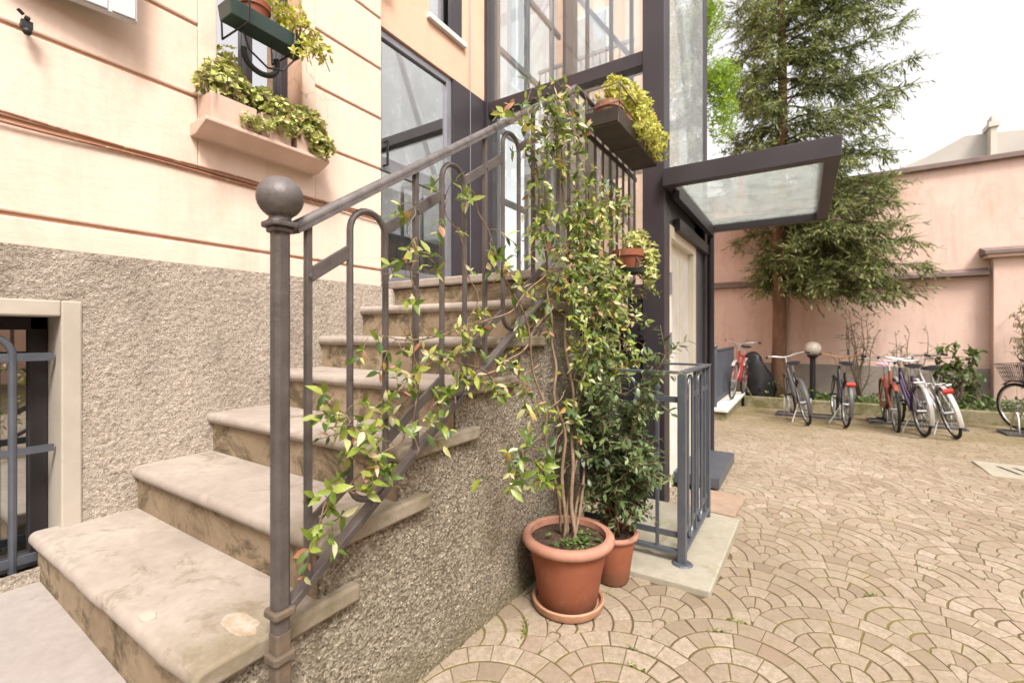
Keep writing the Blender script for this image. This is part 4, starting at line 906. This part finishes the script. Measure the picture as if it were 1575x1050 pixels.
tag(tarp.build('covered_barrow', M['tarp'], smooth='all'), 'black plastic cover draped over something behind the red bicycle', 'cover')
# globe lamp
lp0 = atY(1250, 600, 11.0); lampo = thing('garden_lamp', 'black lamp post with a frosted globe standing in the planting bed', 'lamp', (lp0.x, 11.0, -.1))
mb = MB(); mb.tube([(lp0.x,11,-.1),(lp0.x,11,.78)], .05, 14); mb.lathe([(.05,.76),(.10,.80),(.10,.83),(.04,.84)], (lp0.x,11,0), 16); mb.build('post', M['black'], lampo, smooth=True)
mb = MB(); mb.ball((lp0.x,11,.955), .145, 24); mb.build('globe', M['lamp_glass'], lampo, smooth='all')
# drain cover
dc = thing('drain_cover', 'slotted stone drain cover set into the paving at the right', 'drain', (4.7, 6.9, zg(0,6.9)))
d0 = atY(1600, 712, 6.55); dx0, dy0 = d0.x, 6.5
mb = MB(); mb.box(dx0-.42, dx0+.5, dy0-.30, dy0+.34, zg(0,dy0)-.05, zg(0,dy0)+.012); mb.build('slab', M['pad'], dc, bevel=.006)
mb = MB()
for k in range(5): 
    x = dx0-.2+k*.12; z = zg(0,dy0)+.0135; mb.add([(x,dy0-.13,z),(x+.035,dy0-.13,z),(x-.05,dy0+.17,z),(x-.085,dy0+.17,z)], [(0,1,2,3)])
mb.build('slot', M['dark'], dc)

# ---- bicycles
def tcol(name, c, rough=.35): return surf(name, tuple(x*.85 for x in c), c, 5, rough, 60, .03, .1, obj=True, spec=.5)
BM = {'red': tcol('bike_red', (.42,.03,.028)), 'grey': tcol('bike_grey', (.10,.095,.10)), 'black': tcol('bike_black', (.025,.025,.028)), 'rust': tcol('bike_rust', (.34,.085,.055)),
      'purple': tcol('bike_purple', (.065,.038,.11)), 'silver': tcol('bike_silver', (.40,.39,.37)), 'white': tcol('bike_white', (.58,.565,.53)), 'pink': tcol('saddle_pink', (.80,.42,.55), .6),
      'refl': tcol('reflector_red', (.50,.035,.02), .25), 'leather': tcol('saddle_black', (.02,.02,.022), .5), 'brown': tcol('grip_brown', (.35,.18,.08), .6)}
def make_bike(label, loc, head, lean=0, frame='grey', saddle='leather', fend='grey', bar='steel', refl=False, basket=False, rack=False, kick=True, sport=False, steer=0):
    """bicycle heading `head` degrees (0 = +Y), rear wheel on loc"""
    root = thing('bicycle', label, 'bicycle', loc, 'bicycles in the courtyard'); root.rotation_euler = Euler((0, R(lean), 0)).to_matrix().to_4x4().to_euler()
    root.scale = (1.07,)*3
    root.rotation_euler = (Matrix.Rotation(R(head), 4, 'Z') @ Matrix.Rotation(R(lean), 4, 'Y')).to_euler()
    L = dict(local=True, smooth=True, fixn=False); rw_, WB = .335, 1.04; fm = BM[frame]
    def V(y, z, x=0): return (x, y, z)
    for yc, nm in ((0, 'rear_wheel'), (WB, 'front_wheel')):
        c = lambda r, n=36: [V(yc+r*math.cos(t), rw_+r*math.sin(t)) for t in np.linspace(0, 2*math.pi, n, endpoint=False)]
        mb = MB(); mb.tube(c(rw_-.018), .018, 8, closed=True); wh = mb.build(nm, M['rubber'], root, **L)
        mb = MB(); mb.tube(c(rw_-.042), .011, 6, closed=True); mb.build('rim', M['steel'], wh, **L)
        mb = MB()
        for k in range(24):
            t = k*2*math.pi/24; s_ = .022 if k % 2 else -.022; mb.tube([V(yc+.02*math.cos(t+1), rw_+.02*math.sin(t+1), s_), V(yc+(rw_-.045)*math.cos(t), rw_+(rw_-.045)*math.sin(t))], .0016, 4)
        mb.tube([V(yc, rw_, -.05), V(yc, rw_, .05)], .018, 8); mb.build('spokes', M['steel'], wh, **L)
        mb = MB(); a0, a1 = (math.pi*.12, math.pi*1.08) if yc == 0 else (math.pi*.28, math.pi*.98)
        if yc == 0: a0, a1 = math.pi*.22, math.pi*1.12
        n_m = 16
        for k in range(n_m+1):
            t = a0+(a1-a0)*k/n_m
            for x, rr in ((-.028, .018), (-.016, .030), (.016, .030), (.028, .018)): mb.v.append(V(yc+(rw_+rr)*math.cos(t), rw_+(rw_+rr)*math.sin(t), x))
        for k in range(n_m):
            for j in range(3): mb.f.append((k*4+j, k*4+j+1, k*4+j+5, k*4+j+4))
        mb.build('mudguard', BM[fend] if fend in BM else M['steel'], root, **L)
    bb = V(.43, .28); st = V(.27, .78); hd0, hd1 = V(.80, .66), V(.76, .86)
    mb = MB(); mb.tube([bb, st], .016, 10)
    mb.tube([V(.80,.68), V(.62,.44), V(.46,.30)], .019, 10); mb.tube([V(.775,.80), V(.60,.56), V(.40,.42)] if not sport else [V(.77,.80), V(.28,.72)], .015, 10); mb.tube([V(.765,.85), V(.81,.64)], .02, 10)
    for s_ in (-.05, .05): mb.tube([V(0,rw_,s_), V(.41,.28,s_*.6)], .009, 8); mb.tube([V(0,rw_,s_), V(.29,.70,s_*.35)], .008, 8)
    mb.build('frame', fm, root, **L)
    mb = MB()
    for s_ in (-.045, .045): mb.tube([V(.815,.62,s_), V(.85,.50,s_), V(WB,rw_,s_)], .010, 8)
    mb.tube([V(.815,.63,-.045), V(.815,.63,.045)], .014, 8); mb.build('fork', fm, root, **L)
    mb = MB(); mb.tube([V(.27,.78), V(.25,.88)], .012, 8); mb.build('seat_post', M['steel'], root, **L)
    mb = MB()
    for (y, wd, z, h_) in ((.10,.07,.915,.05),(.16,.105,.925,.055),(.22,.10,.925,.05),(.30,.05,.918,.04),(.38,.025,.915,.035)):
        for k in range(10): t = k*2*math.pi/10; mb.v.append(V(y, z+h_*.5*math.sin(t), wd*math.cos(t)))
    for i in range(4):
        for k in range(10): mb.f.append((i*10+k, i*10+(k+1)%10, (i+1)*10+(k+1)%10, (i+1)*10+k))
    mb.f.append(tuple(range(10))); mb.f.append(tuple(40+k for k in range(10))); mb.build('saddle', BM[saddle], root, **L)
    mb = MB(); bmat = BM[bar] if bar in BM else M['steel']
    mb.tube([V(.755,.86), V(.735,.99)], .012, 8); sw2 = math.sin(R(steer))*.25
    mb.tube([V(.56+sw2,1.02,-.29), V(.66+sw2*.7,1.035,-.26), V(.74+sw2*.4,1.02,-.16), V(.755,.99,-.05), V(.755,.99,.05), V(.74-sw2*.4,1.02,.16), V(.66-sw2*.7,1.035,.26), V(.56-sw2,1.02,.29)], .011, 8); hb = mb.build('handlebar', bmat, root, **L)
    for s_ in (-1, 1):
        mb = MB(); mb.tube([V(.66,1.03,.24*s_), V(.86,1.06,.12*s_), V(.90,.92,.03*s_), V(.83,.72,.02*s_)], .0035, 5); mb.build('brake_cable', BM['leather'], hb, **L)
        mb = MB(); mb.tube([V(.55-s_*sw2,1.02,.292*s_), V(.64-s_*sw2*.75,1.033,.268*s_)], .017, 8); mb.build('grip', BM['leather'], hb, **L)
    mb = MB(); mb.lathe([(.001,0),(.085,0),(.085,.004),(.001,.004)], (0,0,0), 20); mb.v = [V(.43+a_, .28+b__, .05+c_) for a_, b__, c_ in mb.v]
    mb.tube([V(.43,.28,.06), V(.50,.13,.07)], .009, 6); mb.tube([V(.43,.28,-.06), V(.36,.43,-.07)], .009, 6)
    for s_, y, z in ((1,.50,.13),(-1,.36,.43)): mb.add([V(y+dy,z+dz,s_*(.075+dx)) for dx in (0,.09) for dy in (-.035,.035) for dz in (-.012,.012)], [(0,1,3,2),(4,6,7,5),(0,4,5,1),(2,3,7,6),(0,2,6,4),(1,5,7,3)])
    mb.build('crankset', M['black'], root, **L)
    mb = MB(); mb.add([V(.02,.30,.052), V(.43,.22,.058), V(.52,.26,.058), V(.50,.36,.058), V(.02,.37,.052)], [(0,1,2,3,4)]); mb.build('chain_guard', fm, root, local=True)
    if refl:
        mb = MB(); mb.tube([V(-.22,.64,-.05), V(-.22,.64,.05)], .035, 10); mb.build('rear_reflector', BM['refl'], root, **L)
    if rack:
        mb = MB()
        for s_ in (-.055, .055): mb.tube([V(.24,.70,s_), V(-.20,.715,s_), V(-.22,.715,0)], .006, 6); mb.tube([V(-.12,.712,s_), V(0,rw_,s_*1.1)], .005, 6)
        mb.tube([V(0,.713,-.055), V(0,.713,.055)], .006, 6); mb.build('luggage_rack', M['steel'], root, **L)
    if kick: 
        mb = MB(); mb.tube([V(.30,.27,-.03), V(.18,.01,-.18)], .008, 6); mb.build('kickstand', M['steel'], root, **L)
    if basket:
        mb = MB()
        for z, a_ in ((.70,.11),(.76,.12),(.82,.13),(.88,.14),(.94,.15)): mb.tube([V(.86,z,-a_*1.15), V(.86+2*a_,z,-a_*1.15), V(.86+2*a_,z,a_*1.15), V(.86,z,a_*1.15)], .004, 5, closed=True)
        for k in range(14):
            u = k/13*2-1; mb.tube([V(.86,.70,u*.126), V(.86,.94,u*.17)], .0035, 4); mb.tube([V(1.08,.70,u*.126), V(1.16,.94,u*.17)], .0035, 4)
        for k in range(9):
            u = k/8
            for s_ in (-1, 1): mb.tube([V(.86+.22*u,.70,s_*.126), V(.86+.30*u,.94,s_*.17)], .0035, 4)
        mb.add([V(.86,.70,-.126),V(1.08,.70,-.126),V(1.08,.70,.126),V(.86,.70,.126)], [(0,1,2,3)]); mb.build('basket', M['black'], root, local=True, fixn=False)
    return root
def bk(px, py): d = ray(px, py); z = -.2; 
def onground(px, py):
    z = -.2
    for _ in range(4):
        d = ray(px, py); p = CAM+d*((z-CAMZ)/d.z); z = zg(p.x, p.y)
    return p
p2 = onground(1243, 653); make_bike('worn dark grey bicycle leaning left, left one of the two by the globe lamp', p2, 11, -10, 'grey', fend='grey', bar='white', steer=12)
p3 = onground(1301, 657); make_bike('black city bicycle with a wide red rear reflector, right of the globe lamp', p3, 5, 2, 'black', fend='grey', bar='brown', refl=True)
p4 = onground(1362, 648); make_bike('rusty red bicycle with a pink saddle, facing the camera', p4, 180, 3, 'rust', saddle='pink', fend='rust', bar='white')
p5 = onground(1421, 671); make_bike('dark purple bicycle with silver mudguards between the red and the silver ones', p5, 6, -4, 'purple', fend='silver', rack=True)
p6 = onground(1471, 674); make_bike('silver bicycle with white mudguard and red tail reflector', p6, 4, -13, 'silver', fend='white', refl=True, rack=True)
make_bike('grey bicycle with a dark wire basket at the right edge of the yard', (5.62, 8.95, zg(0,8.95)), 24, -3, 'silver', basket=True, bar='white')
make_bike('bright red bicycle leaning beside the dark fence on the platform', (1.34, 10.62, .01), 176, -5, 'red', fend='silver', sport=True)
# bike racks
def rack(x0, x1, y, lab, slots):
    t = thing('bike_rack', lab, 'bike rack', ((x0+x1)/2, y, zg(0,y)), 'low steel bicycle racks'); z = zg(0,y)
    mb = MB(); 
    for yy in (y-.16, y+.22): mb.bar((x0, yy, z+.03), (x1, yy, z+.03), .04, .03)
    for x in (x0, x1): mb.bar((x, y-.2, z+.02), (x, y+.26, z+.02), .04, .03)
    mb.build('base_frame', M['bluegrey'], t, bevel=.003)
    for x in slots:
        mb = MB()
        for xx in (x-.035, x+.035): mb.tube([(xx, y-.14, z+.04), (xx, y-.10, z+.26), (xx, y-.04, z+.33), (xx, y+.03, z+.33), (xx, y+.10, z+.26), (xx, y+.2, z+.04)], .010, 6)
        mb.build('hoop', M['steel'], t, smooth=True)
rack(2.0, 3.05, 9.72, 'low steel bike rack under the two dark bicycles', (2.15, 2.48, 2.9))
rack(3.35, 4.5, 9.72, 'low steel bike rack under the red, purple and silver bicycles', (3.6, 3.95, 4.3))
rack(4.9, 5.9, 9.55, 'low steel bike rack under the bicycle with the basket', (5.05, 5.38, 5.7))

# ---- spruce
TX, TY = 1.95, 11.15
tr = thing('spruce_tree', 'tall dark spruce with drooping branches growing in the bed by the back wall', 'tree', (TX, TY, -.15))
mb = MB(); tp = [(TX+.02*math.sin(z*1.3)+.035*z*.3, TY+.03*math.cos(z), z) for z in np.linspace(-.2, 11.5, 24)]
mb.tube(tp, [.16 if i == 0 else .135*(1-i/25)**.8+.012 for i in range(24)], 14); mb.build('trunk', M['bark'], tr, smooth='all')
br = MB(); nd = Leaves()
def trunk_at(z): return Vector((TX+.02*math.sin(z*1.3)+.0105*z, TY+.03*math.cos(z), z))
def twig(p, d, ln, nb):
    d = Vector(d).normalized(); e = p+d*ln+Vector((0,0,-ln*.22)); br.tube([p, (p+e)/2+Vector((0,0,.02)), e], .003, 3, cap=False)
    for i in range(nb):
        t = (i+.3)/nb; q = p+(e-p)*t; s_ = d.cross(Vector((0,0,1))); s_ = s_*(1 if i % 2 else -1)+rv()*.7
        l_ = random.uniform(.07, .17)*(1.1-.4*t); nd.add(q, d*.9+s_*.8+Vector((0,0,random.uniform(-.6,.25))), Vector((0,0,1))+rv()*.8, l_, l_*random.uniform(.16,.27))
    nd.add(e-d*.03, d+Vector((0,0,.1)), Vector((0,0,1)), .12, .022)
def branch(z, az, ln, droop, lift=.25, dens=1.0):
    b0 = trunk_at(z); d = Vector((math.sin(az), math.cos(az), 0)); n = max(7, int(ln*9)); ps = []
    for i in range(n+1):
        t = i/n; ps.append(b0+d*ln*t+Vector((0,0, lift*ln*t*.8-droop*ln*t*t+.16*ln*max(0,t-.6)))+Vector((math.sin(i*.8+z*9), math.cos(i*.7+z*5), .7*math.sin(i*1.1+z*4)))*.06*t)
    for q in ps:
        if q.y > WYB-.12 and q.z < 4.65: q.y = WYB-.12-.02*random.random()
    br.tube(ps, [.024*(1-i/n)*min(1, ln/2)+.004 for i in range(n+1)], 5, cap=False)
    for i in range(2, n+1):
        t = i/n; tan = (ps[i]-ps[i-1]).normalized(); sd_ = tan.cross(Vector((0,0,1))).normalized()
        for s_ in (-1, 1, 0):
            for rep in range(2):
                if random.random() > dens: continue
                tl = random.uniform(.20, .55)*(.35+.85*math.sin(math.pi*min(1, t*.86+.06)))
                up = random.uniform(-.9, .35) if s_ else random.uniform(-.9, .9)
                twig(ps[i-1].lerp(ps[i], random.random()), sd_*s_*random.uniform(.4,1.1)+tan*random.uniform(.4,1)+Vector((0,0,up)), tl, max(6, int(tl*30)))
    twig(ps[-1], tan+Vector((0,0,.2)), .35, 11)
z = 2.35
while z < 11.2:
    for q in range(3):
        az = random.uniform(0, 2*math.pi); right = max(0, math.cos(az-R(75)))
        back = math.cos(az)                      # toward the wall
        ln = (1.15+1.05*right)*random.uniform(.65, 1.08)*(1 if z < 8.0 else max(.25, (12.2-z)/4.2))
        if 3.9 < z < 5.6: ln = min(ln, 1.9)
        if z < 4.6 and back > .3: ln = min(ln, .85/back)
        if z < 3.4 and math.sin(az) < -.2: ln *= .35
        branch(z, az, ln, random.uniform(.1, .6), random.uniform(-.1, .85), .50)
    z += random.uniform(.10, .17)
for z, az, ln, dr_ in ((2.45, 82, 2.2, .42), (2.75, 88, 2.4, .36), (2.2, 100, 1.8, .38), (3.1, 84, 2.3, .30), (2.6, 120, 1.8, .34), (3.3, 100, 2.0, .3), (2.35, 140, 1.2, .4), (2.15, 95, 1.4, .30), (6.2,70,2.4,.0), (6.9,65,2.5,-.1), (7.6,75,2.3,-.15), (5.6,85,2.0,.05), (4.0,95,1.7,.3), (4.3,80,1.8,.25), (4.6,100,1.8,.2), (4.9,85,1.7,.15), (3.7,110,1.9,.3), (4.4,130,1.4,.3), (5.2,110,1.7,.1)):
    branch(z, R(az), ln, dr_, .22, 1.0 if z < 4.2 else .75)
br.build('branch', M['branch'], tr, fixn=False)
nd.build('crown', M['spruce'], tr, fold=.1, droop=.12)
# ---- bright hanging foliage behind the lift
lt = thing('leafy_tree', 'bright yellow green tree just behind the lift shaft', 'tree', (.95, 7.2, -.2))
mb = MB(); mb.tube([(.95,7.2,-.2),(.97,7.2,2.5),(1.02,7.15,4.2),(1.2,7.05,5.4),(1.3,7,6.0)], [.10,.085,.07,.045,.02], 10); mb.tube([(1.02,7.15,4.2),(1.3,7.0,4.9),(1.5,6.9,4.7)], [.04,.025,.01], 8); mb.build('trunk', M['bark'], lt, smooth='all')
l_ = Leaves()
for c, n_, r3 in (((1.42,6.9,4.75), 560, (.28,.26,.34)), ((1.46,6.9,4.25), 260, (.20,.2,.40)), ((1.22,6.95,5.75), 500, (.26,.28,.55)), ((1.2,7.0,6.5), 300, (.25,.3,.4)), ((1.05,7.0,5.0), 250, (.3,.3,.4))):
    for _ in range(n_):
        v = rv(); k = random.random()**.45; p = Vector(c)+Vector((v.x*r3[0], v.y*r3[1], v.z*r3[2]))*k
        whorl(l_, p, v+Vector((0,0,-.5)), 4, .06, .32, .7)
l_.build('crown', M['lime_leaf'], lt)
# ---- shrubs and plants in the bed
def shrub(name, label, cat, px, Y, z1, spread, nst, leafm, ll, nleaf, trunkpx=None, asp=.45, top=True):
    b0 = atY(px, 590, Y); b0.z = -.12; t = thing(name, label, cat, b0)
    s_ = MB(); l_ = Leaves()
    for q in range(nst):
        a_ = random.uniform(0, 6.28); e = b0+Vector((math.cos(a_)*spread*random.uniform(.3,1), math.sin(a_)*spread*.5, z1*random.uniform(.7,1.05)+.12)); e.y = min(e.y, WYB-.1)
        ps = [b0.lerp(e, k/9)+Vector((.03*math.sin(k+q), .02*math.cos(k*1.3+q), -.06*math.sin(math.pi*k/9))) for k in range(10)]
        s_.tube(ps, [.016-.0013*k for k in range(10)], 6)
        for k in range(3, 10):
            for r_ in range(2):
                d = (rv()+Vector((0,0,.5))).normalized(); e2 = ps[k]+d*random.uniform(.08,.28); s_.tube([ps[k], e2], .004, 4)
                for _ in range(nleaf):
                    pp = ps[k].lerp(e2, random.uniform(.3,1)); 
                    if top and k < 6: continue
                    l_.add(pp, rv()+Vector((0,0,-.2)), Vector((0,0,1))+rv()*.4, ll*random.uniform(.6,1.2), ll*asp)
    s_.build('stem', M['twig'], t, fixn=False)
    if l_.P: l_.build('foliage', M[leafm], t)
    return t
shrub('bare_shrub', 'nearly bare twiggy shrub with few drying leaves under the spruce branches', 'shrub', 1322, 11.2, 1.55, .5, 9, 'dry_leaf', .06, 2)
shrub('thin_tree', 'thin bare branched sapling behind the pink saddled bicycle', 'sapling', 1402, 11.4, 1.25, .4, 6, 'dry_leaf', .05, 1)
shrub('broadleaf_plant', 'small plant with flat tiers of broad green leaves behind the silver bicycle', 'plant', 1462, 11.4, .98, .48, 6, 'ivy', .17, 3, asp=.55)
shrub('low_shrub', 'small leafy shrub right of the broad leaved plant', 'shrub', 1495, 11.5, .45, .22, 4, 'ivy', .11, 3, asp=.55)
shrub('feathery_shrub', 'brownish feathery shrub at the right edge against the pilaster', 'shrub', 1590, 11.5, 1.5, .35, 10, 'dry_leaf', .10, 6, asp=.2)
gc = Leaves()
for _ in range(5200):
    x = random.uniform(1.3, 9.5); y = random.uniform(10.8, 12.0); hgt = .22*vnoise(x*1.6, y*2.2)+(.28*max(0, 1-abs(x-1.95)/.75))+(.12*max(0,1-abs(x-5.2)/.9)); z_ = -.1+random.random()*hgt
    ll = random.uniform(.035, .085); gc.add((x, y, z_), rv()+Vector((0,-.3,.5)), Vector((0,0,1))+rv()*.6, ll, ll*.6)
tag(gc.build('ground_cover', M['ivy']), kind='stuff', label='low green ground cover filling the planting bed', cat='ground cover')

# ---- buildings beyond
def far_pt(px, py, Y): p = atY(px, py, Y); return (p.x, p.z)
FY = 32
fb = thing('distant_house', 'pale hazy house roof with one chimney beyond the courtyard wall', 'house', (20, FY, 0))
pr = [far_pt(*q, FY) for q in ((1360,300),(1376,262),(1425,241),(1484,209),(1600,196),(1760,190),(1760,300))]
mb = MB(); mb.prism(pr, 'y', FY, FY+9); mb.build('roof', M['far_roof'], fb)
x0, z0 = pr[0]; x1 = pr[-1][0]
mb = MB(); mb.box(x0+.4, x1-.4, FY+.5, FY+8.5, -.4, z0-.01); mb.build('wall', M['far_wall'], fb)
a_, b__ = far_pt(1524, 240, FY-.6), far_pt(1534, 186, FY-.6)
mb = MB(); mb.box(a_[0], b__[0], FY-.6, FY+.3, 4, b__[1]); mb.box(a_[0]-.08, b__[0]+.08, FY-.68, FY+.38, b__[1]-.25, b__[1]); mb.box(a_[0]+.05, b__[0]-.05, FY-.5, FY+.2, b__[1], b__[1]+.35); mb.build('chimney', M['far_wall'], fb)
# house wing seen through the lift glass
wg = thing('rear_wing', 'peach house wing with balcony seen through the glass of the lift shaft', 'house', (-1.2, 9, -.3))
mb = MB(); mb.box(-2.2, -.25, 9.0, 12, -.35, 9.5); mb.build('wall', M['peach'], wg)
for z in (3.7, 6.4):
    mb = MB(); mb.box(-1.75, -.95, 8.96, 9.02, z, z+1.6); f_ = mb.build('window', M['sill_white'], wg, bevel=.01)
    mb = MB(); mb.box(-1.68, -1.02, 8.94, 8.958, z+.07, z+1.53); mb.build('pane', M['glass_dark'], f_)
mb = MB(); mb.box(-2.2, -.2, 8.2, 8.995, 5.6, 5.75)
for k in range(16): mb.box(-2.18+k*.13, -2.155+k*.13, 8.2, 8.23, 5.75, 6.6)
mb.box(-2.2, -.2, 8.19, 8.24, 6.6, 6.66); mb.build('balcony', M['alu'], wg)

# the yard is closed in by houses behind the camera and across from the stairs; the lift and door glass mirror them
oh = thing('courtyard_house', 'plain peach house across the courtyard mirrored in the lift glass', 'house', (13, -10, -.4))
mb = MB(); mb.box(14.5, 20, -14, 13, -.4, 8.5); mb.box(-8, 14.49, -16, -9.5, -.4, 8.0); mb.build('wall', M['peach'], oh)
for x in (-5, -2, 1, 4, 7, 10):
    for z in (1.2, 4.6):
        mb = MB(); mb.box(x, x+1.1, -9.52, -9.44, z, z+1.9); w_ = mb.build('window', M['sill_white'], oh); mb = MB(); mb.box(x+.09, x+1.01, -9.438, -9.43, z+.09, z+1.81); mb.build('pane', M['glass_dark'], w_)
